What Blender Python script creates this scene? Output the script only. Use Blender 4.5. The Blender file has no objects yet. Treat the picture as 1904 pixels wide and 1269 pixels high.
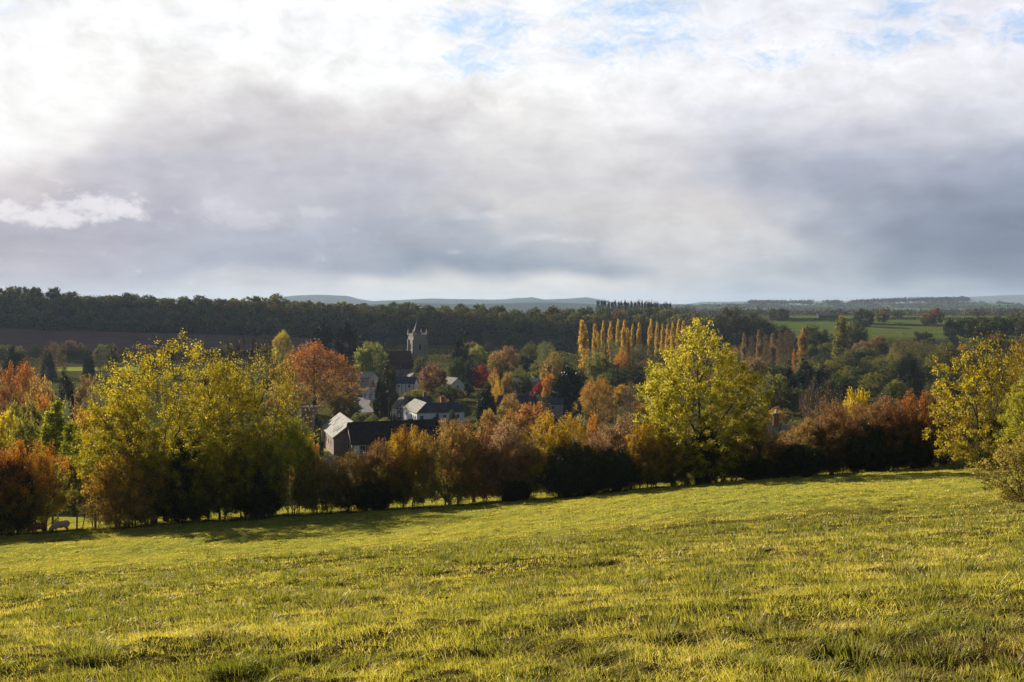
import bpy, bmesh, math, random
import numpy as np
from mathutils import Vector, Matrix, Quaternion

# ------------------------------------------------------------------ camera, sun, sky, exposure
scene = bpy.context.scene
COL = scene.collection
F = 1868.0; CX = 952.0; HZ = 565.0; EYE = 1.6      # focal length in photo pixels, horizon row, eye height
PITCH = math.atan((634.5 - HZ) / F)
cam_d = bpy.data.cameras.new("camera")
cam_d.sensor_width = 36.0
cam_d.lens = 36.0 * F / 1904.0
cam_d.clip_start = 0.05
cam_d.clip_end = 40000
cam = bpy.data.objects.new("camera", cam_d)
cam.location = (0, 0, EYE)
cam.rotation_euler = (math.pi / 2 - PITCH, 0, 0)
COL.objects.link(cam)
scene.camera = cam

SUN_AZ, SUN_EL = -40.0, 20.0
_a, _e = math.radians(SUN_AZ), math.radians(SUN_EL)
SUN_DIR = Vector((math.sin(_a) * math.cos(_e), math.cos(_a) * math.cos(_e), math.sin(_e)))
sun_d = bpy.data.lights.new("sun", 'SUN')
sun_d.energy = 5.0
sun_d.angle = math.radians(0.5)
sun_d.color = (1.0, 0.90, 0.74)
sun = bpy.data.objects.new("sun", sun_d)
sun.rotation_euler = SUN_DIR.to_track_quat('Z', 'Y').to_euler()
sun.location = (-50, 40, 60)
COL.objects.link(sun)

scene.view_settings.view_transform = 'Standard'
scene.view_settings.look = 'None'
scene.view_settings.gamma = 1.0
scene.view_settings.exposure = 1.0
scene.render.engine = 'CYCLES'
scene.cycles.use_denoising = True
scene.cycles.max_bounces = 6
scene.cycles.diffuse_bounces = 2
scene.cycles.transmission_bounces = 4
scene.cycles.volume_bounces = 0
scene.cycles.transparent_max_bounces = 4

class NT:
    """small node-tree writer"""
    def __init__(s, tree): s.t = tree; s.n = tree.nodes; s.l = tree.links
    def node(s, typ, **kw):
        n = s.n.new(typ)
        for k, v in kw.items(): setattr(n, k, v)
        return n
    def put(s, sock, v):
        if isinstance(v, bpy.types.NodeSocket): s.l.new(v, sock)
        elif isinstance(v, (tuple, list)) and len(v) == 3 and sock.type == 'RGBA': sock.default_value = (*v, 1)
        else: sock.default_value = v
    def m(s, op, *a, clamp=False):
        n = s.node('ShaderNodeMath', operation=op, use_clamp=clamp)
        for i, v in enumerate(a): s.put(n.inputs[i], v)
        return n.outputs[0]
    def vm(s, op, *a):
        n = s.node('ShaderNodeVectorMath', operation=op)
        for i, v in enumerate(a): s.put(n.inputs[3 if (op == 'SCALE' and i == 1) else i], v)
        return n.outputs['Value'] if op in ('LENGTH', 'DOT_PRODUCT') else n.outputs[0]
    def xyz(s, x, y, z=0.0):
        n = s.node('ShaderNodeCombineXYZ')
        for i, v in enumerate((x, y, z)): s.put(n.inputs[i], v)
        return n.outputs[0]
    def sep(s, v):
        n = s.node('ShaderNodeSeparateXYZ'); s.put(n.inputs[0], v); return n.outputs
    def noise(s, vec, scale, detail=3, rough=0.55, dist=0.0, color=False):
        n = s.node('ShaderNodeTexNoise')
        if vec is not None: s.put(n.inputs['Vector'], vec)
        n.inputs['Scale'].default_value = scale; n.inputs['Detail'].default_value = detail
        n.inputs['Roughness'].default_value = rough; n.inputs['Distortion'].default_value = dist
        return n.outputs['Color' if color else 'Fac']
    def ss(s, v, a, b, lo=0.0, hi=1.0):
        n = s.node('ShaderNodeMapRange', interpolation_type='SMOOTHSTEP')
        s.put(n.inputs[0], v)
        for i, q in enumerate((a, b, lo, hi)): s.put(n.inputs[i + 1], q)
        return n.outputs[0]
    def mix(s, f, a, b, mode='MIX'):
        n = s.node('ShaderNodeMix', data_type='RGBA', blend_type=mode)
        s.put(n.inputs[0], f); s.put(n.inputs[6], a); s.put(n.inputs[7], b)
        return n.outputs[2]
    def ramp(s, f, stops, interp='LINEAR'):
        n = s.node('ShaderNodeValToRGB'); s.put(n.inputs[0], f)
        cr = n.color_ramp; cr.interpolation = interp
        while len(cr.elements) < len(stops): cr.elements.new(0.5)
        for e, (p, c) in zip(cr.elements, stops):
            e.position = p; e.color = (*c, 1) if len(c) == 3 else c
        return n.outputs[0]

def lin(v):
    v = v / 255.0
    return v / 12.92 if v <= 0.04045 else ((v + 0.055) / 1.055) ** 2.4
def rgb(r, g, b): return (lin(r), lin(g), lin(b))
def azel(px, py):
    a = math.atan((px - CX) / F); return math.degrees(a), math.degrees(math.atan((HZ - py) / F * math.cos(a)))

world = bpy.data.worlds.new("World"); scene.world = world; world.use_nodes = True
SKYK = 0.522
def build_world():
    w = NT(world.node_tree)
    w.n.clear()
    out = w.node('ShaderNodeOutputWorld'); bg = w.node('ShaderNodeBackground')
    w.l.new(bg.outputs[0], out.inputs[0])
    bg.inputs[1].default_value = 0.1
    sky = w.node('ShaderNodeTexSky', sky_type='NISHITA')
    sky.sun_disc = False
    sky.sun_elevation = math.radians(SUN_EL); sky.sun_rotation = math.radians(SUN_AZ)
    sky.altitude = 100; sky.air_density = 1.0; sky.dust_density = 0.6; sky.ozone_density = 1.5
    tc = w.node('ShaderNodeTexCoord')
    d = w.sep(tc.outputs['Generated'])
    DEG = 57.2958
    az = w.m('MULTIPLY', w.m('ARCTAN2', d[0], d[1]), DEG)
    el = w.m('MULTIPLY', w.m('ARCSINE', d[2]), DEG)
    p0 = w.xyz(az, w.m('MULTIPLY', el, 1.6))
    # domain warp for the soft cloud masses
    nz = w.sep(w.noise(p0, 0.13, 2, 0.5, color=True))
    azw = w.m('ADD', az, w.m('MULTIPLY', w.m('SUBTRACT', nz[0], 0.5), 15.0))
    elw = w.m('ADD', el, w.m('MULTIPLY', w.m('SUBTRACT', nz[1], 0.5), 4.0))
    rows = [  # photo row -> list of (photo column, display colour) along the azimuth
        (556, [(0,(196,195,200)),(300,(202,201,205)),(600,(222,221,219)),(900,(224,223,220)),(1200,(208,209,212)),(1500,(172,180,190)),(1904,(142,152,168))]),
        (528, [(0,(188,187,196)),(300,(193,193,202)),(600,(205,205,207)),(800,(220,219,216)),(1000,(224,222,218)),(1300,(200,203,207)),(1600,(176,184,193)),(1904,(142,152,168))]),
        (490, [(0,(185,182,192)),(250,(184,184,196)),(450,(176,180,194)),(700,(166,172,186)),(880,(146,156,172)),(1050,(162,170,182)),(1300,(206,207,209)),(1520,(172,180,190)),(1700,(138,148,164)),(1904,(128,138,156))]),
        (440, [(0,(178,175,186)),(250,(178,179,192)),(450,(180,184,196)),(700,(174,179,192)),(860,(176,182,192)),(1000,(190,193,199)),(1250,(212,211,211)),(1400,(202,203,206)),(1550,(162,170,184)),(1720,(136,146,164)),(1904,(126,137,157))]),
        (400, [(0,(196,189,196)),(200,(184,183,195)),(450,(196,196,204)),(650,(186,188,199)),(800,(188,190,198)),(950,(216,213,213)),(1080,(210,208,209)),(1300,(216,212,212)),(1450,(196,198,206)),(1600,(160,168,183)),(1750,(144,153,170)),(1904,(142,152,171))]),
        (340, [(0,(226,220,222)),(150,(212,206,209)),(300,(193,192,202)),(500,(194,194,204)),(700,(192,193,203)),(900,(204,203,206)),(950,(206,204,207)),(1130,(210,208,211)),(1300,(194,196,206)),(1450,(177,181,195)),(1700,(165,172,189)),(1904,(166,173,190))]),
        (280, [(0,(251,250,249)),(150,(242,240,239)),(300,(216,212,214)),(500,(198,196,202)),(700,(200,199,205)),(900,(218,216,217)),(1100,(222,220,222)),(1300,(204,205,213)),(1450,(180,184,197)),(1650,(202,204,214)),(1904,(205,208,217))]),
        (215, [(0,(252,251,250)),(200,(250,249,248)),(330,(226,223,224)),(500,(206,202,205)),(700,(216,212,213)),(900,(236,234,233)),(1200,(240,239,241)),(1400,(218,219,227)),(1600,(232,232,237)),(1904,(228,229,236))]),
        (150, [(0,(253,253,252)),(230,(250,249,248)),(300,(236,234,233)),(420,(244,243,242)),(700,(250,250,250)),(1000,(248,248,249)),(1300,(244,244,247)),(1600,(242,242,247)),(1904,(238,238,245))]),
        (60,  [(0,(240,241,243)),(200,(248,248,249)),(500,(251,251,252)),(900,(248,249,251)),(1300,(240,242,248)),(1600,(236,237,245)),(1904,(232,232,242))]),
    ]
    A0, A1 = -34.0, 34.0
    f = w.m('DIVIDE', w.m('SUBTRACT', azw, A0), A1 - A0, clamp=True)
    col = None; pe = None
    for (py, st) in rows:
        e = azel(952, py)[1]
        r = w.ramp(f, [((azel(px, py)[0] - A0) / (A1 - A0), rgb(*c)) for px, c in st], 'EASE')
        if col is None: col = r
        else: col = w.mix(w.ss(elw, pe, e), col, r)
        pe = e
    # billow structure: puffy high up, streaky low down
    pn = w.vm('ADD', p0, w.vm('MULTIPLY', w.noise(p0, 0.35, 3, 0.5, color=True), (2.2, 2.2, 0)))
    puff = w.noise(pn, 0.42, 9, 0.60)
    streak = w.noise(w.xyz(w.m('MULTIPLY', az, 0.6), w.m('MULTIPLY', el, 1.9), 3.0), 0.5, 7, 0.58)
    hi = w.ss(el, 8.5, 12.5)
    amp = w.m('ADD', w.m('MULTIPLY', hi, 0.18), 0.20)
    det = w.m('ADD', w.m('MULTIPLY', w.m('SUBTRACT', puff, 0.5), amp),
              w.m('MULTIPLY', w.m('SUBTRACT', streak, 0.5), w.m('MULTIPLY', w.m('SUBTRACT', 1.0, hi), 0.16)))
    col = w.vm('SCALE', col, 1.0); col_n = col.node
    w.put(col_n.inputs[3], w.m('ADD', SKYK, w.m('MULTIPLY', det, 1.0)))
    def spot(px, py, sx, sy):
        a, e = azel(px, py)
        v = w.vm('MULTIPLY', w.vm('SUBTRACT', w.xyz(az, el), (a, e, 0)), (F / 57.3 / sx, F / 57.3 / sy, 0))
        return w.m('EXPONENT', w.m('MULTIPLY', w.vm('DOT_PRODUCT', v, v), -1.0))
    # separate small cumulus
    pc = w.noise(w.vm('ADD', p0, (31.0, 7.0, 0)), 0.9, 8, 0.62)
    def puffcloud(c, spots, colr, k, lo=0.62, hi_=0.74):
        tot = None
        for sp in spots:
            g = spot(*sp); tot = g if tot is None else w.m('MAXIMUM', tot, g)
        mk = w.ss(w.m('ADD', tot, w.m('MULTIPLY', w.m('SUBTRACT', pc, 0.5), 1.9)), lo, hi_)
        return w.mix(w.m('MULTIPLY', mk, k), c, colr)
    col = puffcloud(col, [(190, 385, 100, 34), (90, 402, 95, 30), (225, 392, 90, 20), (25, 392, 60, 26)], rgb(186, 183, 185), 0.68, 0.45, 1.0)
    col = puffcloud(col, [(410, 392, 50, 34), (470, 410, 80, 22), (590, 395, 50, 16)], rgb(172, 172, 179), 0.28, 0.4, 0.95)
    col = puffcloud(col, [(1000, 441, 80, 13), (1055, 447, 70, 10), (905, 400, 90, 16), (845, 470, 32, 8)], rgb(186, 185, 185), 0.22, 0.5, 1.25)
    # blue gaps
    tot = None
    for sp, kk in (((852, 50, 60, 32), 1.0), ((890, 118, 80, 36), .95), ((930, 60, 55, 55), .9), ((1180, 24, 150, 28), 1.0), ((1110, 96, 70, 30), .95), ((1190, 80, 150, 45), .75),
                   ((1680, 22, 80, 30), .9), ((1640, 82, 110, 30), .92), ((1890, 62, 55, 36), 1.0), ((1430, 118, 70, 20), .8), ((1370, 75, 90, 30), .45), ((975, 55, 36, 22), .7), ((25, 35, 60, 26), .5), ((1760, 50, 80, 30), .5)):
        g = w.m('MULTIPLY', spot(*sp), kk); tot = g if tot is None else w.m('MAXIMUM', tot, g)
    hole = w.ss(w.m('SUBTRACT', w.m('ADD', w.m('MULTIPLY', tot, 0.80), w.m('MULTIPLY', w.m('SUBTRACT', w.noise(pn, 0.85, 10, 0.68), 0.5), 2.1)), 0.0), 0.15, 1.05)
    blue = w.vm('MULTIPLY', w.vm('SCALE', sky.outputs[0], 1.0), (0.10, 0.10, 0.10))
    blue = w.mix(0.75, blue, rgb(118, 146, 178))
    col = w.mix(w.m('MULTIPLY', hole, 0.8), col, blue)
    # the rest of the sky: broken cloud over open blue, away from the sun and overhead
    amb_c = w.mix(w.ss(w.noise(tc.outputs['Generated'], 2.2, 5, 0.6), 0.52, 0.72), w.vm('MULTIPLY', sky.outputs[0], (0.030, 0.030, 0.030)), (0.075, 0.082, 0.095))
    front = w.m('MULTIPLY', w.m('SUBTRACT', 1.0, w.ss(w.m('ABSOLUTE', az), 32.0, 52.0)), w.m('SUBTRACT', 1.0, w.ss(el, 19.0, 27.0)))
    col = w.mix(front, amb_c, col)
    w.put(bg.inputs[0], w.vm('MULTIPLY', col, (10.0, 10.0, 10.0)))
build_world()

# ------------------------------------------------------------------ helpers
def tag(o, label=None, cat=None, group=None, kind=None):
    if label: o["label"] = label
    if cat: o["category"] = cat
    if group: o["group"] = group
    if kind: o["kind"] = kind
    return o
def link(name, data, parent=None, loc=(0, 0, 0), rz=0.0, sc=(1, 1, 1)):
    o = bpy.data.objects.new(name, data); COL.objects.link(o)
    o.location = loc; o.rotation_euler = (0, 0, rz); o.scale = sc
    if parent: o.parent = parent
    return o
def np_mesh(name, V, faces, mats=(), attrs=None, smooth=False, midx=None):
    """V (n,3); faces: list of (m,k) int arrays; attrs: dict name -> per-vertex floats; midx: list of ints per block or arrays"""
    me = bpy.data.meshes.new(name)
    V = np.asarray(V, dtype=np.float32)
    loops = []; starts = []; tot = []; mi = []; off = 0
    for b, fa in enumerate(faces):
        fa = np.asarray(fa, dtype=np.int32)
        if len(fa) == 0: continue
        k = fa.shape[1]
        loops.append(fa.ravel()); starts.append(off + np.arange(len(fa)) * k); tot.append(np.full(len(fa), k))
        off += fa.size
        mi.append(np.broadcast_to(np.asarray(0 if midx is None else midx[b]), (len(fa),)))
    loops = np.concatenate(loops); starts = np.concatenate(starts); tot = np.concatenate(tot); mi = np.concatenate(mi)
    me.vertices.add(len(V)); me.vertices.foreach_set('co', V.ravel())
    me.loops.add(len(loops)); me.loops.foreach_set('vertex_index', loops)
    me.polygons.add(len(starts)); me.polygons.foreach_set('loop_start', starts.astype(np.int32)); me.polygons.foreach_set('loop_total', tot.astype(np.int32))
    me.polygons.foreach_set('material_index', mi.astype(np.int32))
    me.polygons.foreach_set('use_smooth', np.full(len(starts), smooth))
    me.update(calc_edges=True)
    for m in mats: me.materials.append(m)
    if attrs:
        for k, v in attrs.items():
            a = me.attributes.new(k, 'FLOAT', 'POINT'); a.data.foreach_set('value', np.asarray(v, dtype=np.float32))
    return me

def vnoise(x, y, seed=0):
    """smooth 2-D value noise, 0..1"""
    xi = np.floor(x).astype(np.int64); yi = np.floor(y).astype(np.int64)
    fx = x - xi; fy = y - yi; fx = fx * fx * (3 - 2 * fx); fy = fy * fy * (3 - 2 * fy)
    def h(a, b):
        n = (a * 374761393 + b * 668265263 + seed * 1442695041) & 0xffffffff
        n = ((n ^ (n >> 13)) * 1274126177) & 0xffffffff
        return ((n ^ (n >> 16)) & 0xffff) / 65535.0
    return (h(xi, yi) * (1 - fx) + h(xi + 1, yi) * fx) * (1 - fy) + (h(xi, yi + 1) * (1 - fx) + h(xi + 1, yi + 1) * fx) * fy
def fbm(x, y, seed=0, o=3):
    t = 0; a = 0.5; n = 0
    for i in range(o):
        t = t + a * vnoise(x * 2 ** i, y * 2 ** i, seed + i * 17); n += a; a *= .5
    return t / n

# ------------------------------------------------------------------ terrain
TC = np.array([-500, 0, 476, 952, 1200, 1428, 1904, 2400], float)
TD = np.array([4, 8, 12, 20, 30, 36, 50, 75, 95, 140, 200, 260, 400, 700, 820, 950, 1250, 1600, 2500, 3600, 5000, 14000], float)
def _nr(zc): return lambda d: zc + 0.07 * (TC - 952) / F * d
def _py(d, pys): return EYE - d * (np.array(pys, float) - HZ) / F
_T = [ _nr(-.2)(4), _nr(-.95)(8), _nr(-1.95)(12), _nr(-3.55)(20), _nr(-5.6)(30), _nr(-7.05)(36),
      _py(50, [1080, 1062, 1038, 990, 955, 928, 898, 870]),
      _py(75, [1033, 1003, 970, 938, 912, 893, 860, 830]),
      _py(75, [1033, 1003, 970, 938, 912, 893, 860, 830]) - 3.1,
      np.array([-27, -27, -26, -25, -24.5, -24, -22, -20.]),
      np.array([-34, -34, -33.5, -33, -32, -31, -29, -28.]),
      np.array([-35, -35, -35, -35, -35, -34.5, -33, -32.]),
      np.full(8, -35.), np.full(8, -35.),
      np.array([-29, -31, -33.5, -35, -35, -35, -34, -34.]),
      np.array([-20, -22.6, -29, -34, -34, -33.5, -33, -33.]),
      np.array([9, 9, -2, -15, -17, -23, -23, -22.]),
      np.array([12, 12, -2, -16, -14, -17, -17, -17.]),
      np.array([-20, -20, -20, -26, -28, -30, -30, -30.]),
      np.full(8, -33.), np.full(8, -32.), np.full(8, -30.)]
_T = np.array(_T)
_gd = np.linspace(math.log(4), math.log(14000), 900); _gc = np.linspace(-500, 2400, 120)
_G = np.array([np.interp(_gd, np.log(TD), _T[:, j]) for j in range(8)]).T
_k = np.exp(-np.linspace(-2, 2, 19) ** 2); _k /= _k.sum()
_G = np.array([np.convolve(np.pad(_G[:, j], 9, mode='edge'), _k, 'valid') for j in range(8)]).T
_G2 = np.array([np.interp(_gc, TC, _G[i]) for i in range(900)])
_k2 = np.exp(-np.linspace(-2, 2, 9) ** 2); _k2 /= _k2.sum()
_G2 = np.array([np.convolve(np.pad(r, 4, mode='edge'), _k2, 'valid') for r in _G2])
def terrain(x, y, rough=True):
    x = np.atleast_1d(np.asarray(x, float)); y = np.atleast_1d(np.asarray(y, float))
    yy = np.maximum(y, 4.0)
    c = np.clip(CX + F * x / yy, -500, 2400)
    a = np.clip((np.log(np.minimum(yy, 13999)) - _gd[0]) / (_gd[1] - _gd[0]), 0, 898.999); b = np.clip((c - _gc[0]) / (_gc[1] - _gc[0]), 0, 118.999)
    i = a.astype(int); j = b.astype(int); fa = a - i; fb = b - j
    z = (_G2[i, j] * (1 - fb) + _G2[i, j + 1] * fb) * (1 - fa) + (_G2[i + 1, j] * (1 - fb) + _G2[i + 1, j + 1] * fb) * fa
    z = z + 4 * (1 - np.exp(-(4 - np.minimum(y, 4.0)) / 60))
    if rough:
        dist = np.hypot(x, y)
        near = np.clip((110 - dist) / 40, 0, 1)
        z = z + near * (0.08 * (fbm(x * .9, y * .9, 3) - .5) + 0.22 * (fbm(x * .18, y * .18, 5) - .5))
        md = np.clip((dist - 24) / 12, 0, 1) * np.clip((100 - dist) / 20, 0, 1)
        z = z + md * (0.26 * (fbm(x * .45, y * 1.2, 14, 3) - .5) + .16 * (fbm(x * 1.3, y * 1.3, 19, 2) - .5))
        nn = np.clip((45 - dist) / 15, 0, 1)
        z = z + nn * (0.11 * np.abs(fbm(x * 2.7, y * 2.7, 9) - .5) ** .8) - nn * 0.018 * hole_f(x, y) - (nn * 0.075 * hollow_at(x, y) if HG_GRID is not None else 0) + nn * 0.025 * tuft_f(x, y)
    return z
def tuft_f(x, y):
    return np.clip((vnoise(x * 3.1, y * 3.1, 55) - .74) / .12, 0, 1) * np.clip((vnoise(x * .3, y * .3, 56) - .1) * 2, 0, 1)
def hole_f(x, y):
    """poached hollows with little grass, 0..1"""
    h = np.clip((vnoise(x * 2.1 + 3.1, y * 1.9, 31) * (.75 + .3 * vnoise(x * .5, y * .5, 12)) - .72) / .10, 0, 1) * np.clip((vnoise(x * .23, y * .23, 77) - .1) / .3, 0, 1)
    for (hx, hy, r) in HOLLOWS: h = np.maximum(h, np.exp(-(np.hypot(x - hx, y - hy) / r) ** 2) * (.5 + .9 * fbm(x * 7, y * 7, 15, 2)) * .8)
    return h
def on_ground(px, py):
    """field point seen at a photo pixel"""
    u = (px - CX) / F
    ys = np.geomspace(4, 6000, 4000)
    ray = EYE - ys * (py - HZ) / F
    t = terrain(u * ys, ys, False)
    k = np.argmax(ray < t)
    return u * ys[k], ys[k]
HOLLOWS = []
HG_GRID = None
for (px, py, r) in [(1870, 1245, .22), (1800, 1215, .13), (610, 1150, .10), (1610, 1250, .17), (1105, 1258, .14), (700, 1250, .1), (1590, 1200, .08), (900, 1235, .1), (1425, 1200, .09), (1390, 1140, .1)]:
    hx, hy = on_ground(px, py); HOLLOWS.append((hx, hy, r))
def make_tufts():
    rt = np.random.default_rng(31); pts = []
    n = 4600; y = np.sqrt(rt.uniform(16, 36 ** 2, n)); x = rt.uniform(-.58, .58, n) * y
    k = rt.uniform(0, 1, n) < np.clip((fbm(x * .35, y * .35, 91, 3) - .30) * 3.2, .08, 1); x, y = x[k], y[k]
    r = np.clip(rt.gamma(2.4, .032, len(x)), .03, .24) * (1 + .02 * y)
    for (px, py, rr) in [(620, 1135, .30), (700, 1150, .16), (265, 1180, .2), (160, 1225, .22), (470, 1120, .18), (500, 1208, .16), (935, 1222, .2), (1420, 1180, .22), (1600, 1235, .26), (1760, 1230, .24), (1690, 1090, .2), (1100, 1250, .2), (1390, 1050, .25), (1180, 1100, .2), (240, 1130, .15), (85, 1125, .14), (1230, 1180, .17), (1545, 1195, .16), (1860, 1180, .2)]:
        a, b = on_ground(px, py); x = np.append(x, a); y = np.append(y, b); r = np.append(r, rr * (.7 if b < 8 else 1))
    return x, y, r
TX, TY, TR = make_tufts()
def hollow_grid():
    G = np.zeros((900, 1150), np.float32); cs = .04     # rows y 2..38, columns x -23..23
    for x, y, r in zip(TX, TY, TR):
        hx, hy, hr = x + .35 * r, y - 1.15 * r, r * .95  # dark hollow on the side where the tuft's shadow falls
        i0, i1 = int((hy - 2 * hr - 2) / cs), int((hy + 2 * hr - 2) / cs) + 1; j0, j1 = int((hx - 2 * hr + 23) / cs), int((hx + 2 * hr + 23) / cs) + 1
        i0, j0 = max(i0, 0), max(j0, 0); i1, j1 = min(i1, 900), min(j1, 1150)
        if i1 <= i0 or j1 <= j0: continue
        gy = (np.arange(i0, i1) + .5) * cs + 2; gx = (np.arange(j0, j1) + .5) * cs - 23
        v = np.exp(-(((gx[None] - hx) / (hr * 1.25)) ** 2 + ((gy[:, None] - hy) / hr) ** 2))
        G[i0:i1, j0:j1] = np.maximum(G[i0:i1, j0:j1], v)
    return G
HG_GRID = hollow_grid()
def hollow_at(x, y):
    i = ((y - 2) / .04).astype(int); j = ((x + 23) / .04).astype(int); ok = (i >= 0) & (i < 900) & (j >= 0) & (j < 1150)
    return np.where(ok, HG_GRID[np.clip(i, 0, 899), np.clip(j, 0, 1149)], 0)
def gz(x, y): return float(terrain(x, y)[0])

def obj_attr(w, name):
    n = w.node('ShaderNodeAttribute', attribute_type='OBJECT', attribute_name=name); return n.outputs['Color']
def geo_attr(w, name):
    n = w.node('ShaderNodeAttribute', attribute_type='GEOMETRY', attribute_name=name); return n.outputs['Fac']
def new_mat(name):
    m = bpy.data.materials.new(name); m.use_nodes = True; w = NT(m.node_tree); w.n.clear()
    out = w.node('ShaderNodeOutputMaterial'); return m, w, out
def bsdf(w, out, color, rough=0.8, bump=None, spec=0.3, dist=0.02, strength=1.0):
    b = w.node('ShaderNodeBsdfPrincipled'); w.put(b.inputs['Base Color'], color); w.put(b.inputs['Roughness'], rough)
    b.inputs['Specular IOR Level'].default_value = spec
    if bump is not None:
        n = w.node('ShaderNodeBump'); n.inputs['Strength'].default_value = strength; n.inputs['Distance'].default_value = dist
        w.put(n.inputs['Height'], bump); w.l.new(n.outputs[0], b.inputs['Normal'])
    w.l.new(b.outputs[0], out.inputs[0]); return b
def pos(w): return w.node('ShaderNodeNewGeometry').outputs['Position']
def opos(w): return w.node('ShaderNodeTexCoord').outputs['Object']

def mat_pasture():
    m, w, out = new_mat('pasture_turf'); p = pos(w)
    big = w.noise(p, 0.13, 3); mid = w.noise(p, 1.1, 5, .6); fine = w.noise(p, 9.0, 4, .7)
    green = w.mix(w.ss(big, .35, .65), (.34, .30, .045), (.25, .255, .045))
    green = w.mix(w.ss(mid, .50, .68), green, (.20, .19, .03))
    green = w.mix(w.ss(fine, .62, .72), green, (.46, .38, .10))
    green = w.mix(w.ss(w.noise(w.vm('MULTIPLY', p, (1, .45, 1)), 1.9, 7, .72), .57, .66), green, (.085, .075, .022))
    far = w.ss(w.sep(p)[1], 34.0, 48.0)
    shaded_soil = w.mix(mid, (.035, .026, .012), (.10, .08, .022))  # ground under the near blades coloured dark to read as deep shadow
    c = w.mix(w.m('MAXIMUM', far, 0.06), shaded_soil, green)
    h = w.m('ADD', w.m('MULTIPLY', fine, .4), w.m('ADD', w.m('MULTIPLY', w.noise(p, 2.4, 4, .6), 1.3), w.m('MULTIPLY', w.noise(p, 34, 2), .2)))
    bsdf(w, out, c, 1.0, h, 0.0, .16, 1.0); return m
def mat_plain(name, stops, scale=.05, rough=.9, bump_s=.6, aniso=(1, 1, 1), dist=.4):
    m, w, out = new_mat(name); p = w.vm('MULTIPLY', pos(w), aniso)
    f = w.noise(p, scale, 6, .6)
    bsdf(w, out, w.ramp(f, stops), rough, w.noise(p, scale * 6, 3), 0.0, dist, bump_s); return m
M = {}
M['pasture'] = mat_pasture()
M['valley'] = mat_plain('valley_turf', [(.35, (.035, .04, .014)), (.5, (.08, .08, .02)), (.65, (.06, .045, .02))], .03)
M['lawn'] = mat_plain('meadow_turf', [(.35, (.20, .25, .04)), (.65, (.27, .30, .05))], .2)
M['plough'] = mat_plain('ploughed_soil', [(.3, (.17, .09, .07)), (.7, (.23, .125, .10))], .02, .95, .7, (1, 6, 1))
M['far_green'] = mat_plain('far_pasture_turf', [(.35, (.065, .10, .022)), (.5, (.10, .13, .027)), (.65, (.09, .09, .024))], .012, .9, .3, (1, 3, 1))
M['wood_floor'] = mat_plain('woodland_floor', [(.3, (.02, .022, .012)), (.7, (.045, .04, .02))], .05)
def mat_plain_far():
    m, w, out = new_mat('far_farmland'); p = pos(w)
    v = w.node('ShaderNodeTexVoronoi'); v.inputs['Scale'].default_value = .0045
    w.put(v.inputs['Vector'], w.vm('MULTIPLY', p, (1, .55, 1)))
    f = w.sep(v.outputs['Color'])[0]
    c = w.ramp(f, [(0, (.03, .05, .025)), (.3, (.09, .15, .05)), (.5, (.05, .06, .03)), (.62, (.13, .18, .07)), (.8, (.11, .09, .05)), (.9, (.05, .07, .03))], 'CONSTANT')
    bsdf(w, out, c, 1.0, spec=0.0); return m
M['farmland'] = mat_plain_far()

def inside(px, py, poly):
    r = np.zeros(px.shape, bool); n = len(poly)
    for i in range(n):
        x1, y1 = poly[i]; x2, y2 = poly[(i + 1) % n]
        cond = ((y1 > py) != (y2 > py)) & (px < (x2 - x1) * (py - y1) / ((y2 - y1) if y2 != y1 else 1e-9) + x1)
        r ^= cond
    return r
def build_ground():
    angs = np.unique(np.concatenate([np.linspace(-178, -34, 60), np.linspace(-34, 34, 640), np.linspace(34, 182, 60)]))
    rad = np.concatenate([np.geomspace(.4, 3.6, 12)[:-1], np.geomspace(3.6, 76, 440)[:-1], np.geomspace(76, 1700, 420)[:-1], np.geomspace(1700, 13900, 60)])
    A, R = np.meshgrid(np.radians(angs), rad)
    # rows of equal forward distance inside the view, of equal radius outside it
    kk = np.clip((np.radians(40) - np.abs(A)) / np.radians(8), 0, 1)
    RR = R * (kk / np.maximum(np.cos(A), .7) + (1 - kk))
    X = RR * np.sin(A); Y = RR * np.cos(A)
    Z = terrain(X.ravel(), Y.ravel())
    V = np.stack([X.ravel(), Y.ravel(), Z], 1)
    nr, nc = A.shape
    I = np.arange(nr * nc).reshape(nr, nc)
    q = np.stack([I[:-1, :-1], I[:-1, 1:], I[1:, 1:], I[1:, :-1]], -1).reshape(-1, 4)
    cen = V[q].mean(1); px = CX + F * cen[:, 0] / np.maximum(cen[:, 1], 1); d = cen[:, 1]
    jit = (fbm(cen[:, 0] * .02, cen[:, 1] * .02, 4) - .5)
    mi = np.where(d < 112, 0, 1)
    mi = np.where((d > 690) & (px < 1330), 5, mi)
    mi = np.where(d > 1600, 4, mi)
    edge = np.interp(px, [-500, 150, 520, 700, 900], [950, 950, 945, 900, 860])
    plough = (px < 690) & (d > 735) & (d < edge)
    mi = np.where((px >= 640) & (px < 1250) & (d > 700) & (d < 860), 1, mi)
    fg = (px > 1440) & (px < 2400) & (d > 860) & (d < 1580)
    mi = np.where(fg, 3, mi)
    mi = np.where((d > 246) & (d < 300) & (px > 560) & (px < 700), 2, mi)
    mi = np.where((px < 260) & (px > 90) & (d > 548) & (d < 578), 2, mi)
    mats = [M['pasture'], M['valley'], M['lawn'], M['far_green'], M['farmland'], M['wood_floor']]
    me = np_mesh('ground', V, [q[~plough]], mats, smooth=True, midx=[mi[~plough]])
    cap = link('ground', me); tag(cap, kind='structure')
    qp = q[plough]; used, inv = np.unique(qp, return_inverse=True)
    me = np_mesh('ploughed_field', V[used], [inv.reshape(-1, 4)], [M['plough']], smooth=True)
    tag(link('ploughed_field', me), kind='structure')
build_ground()

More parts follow.
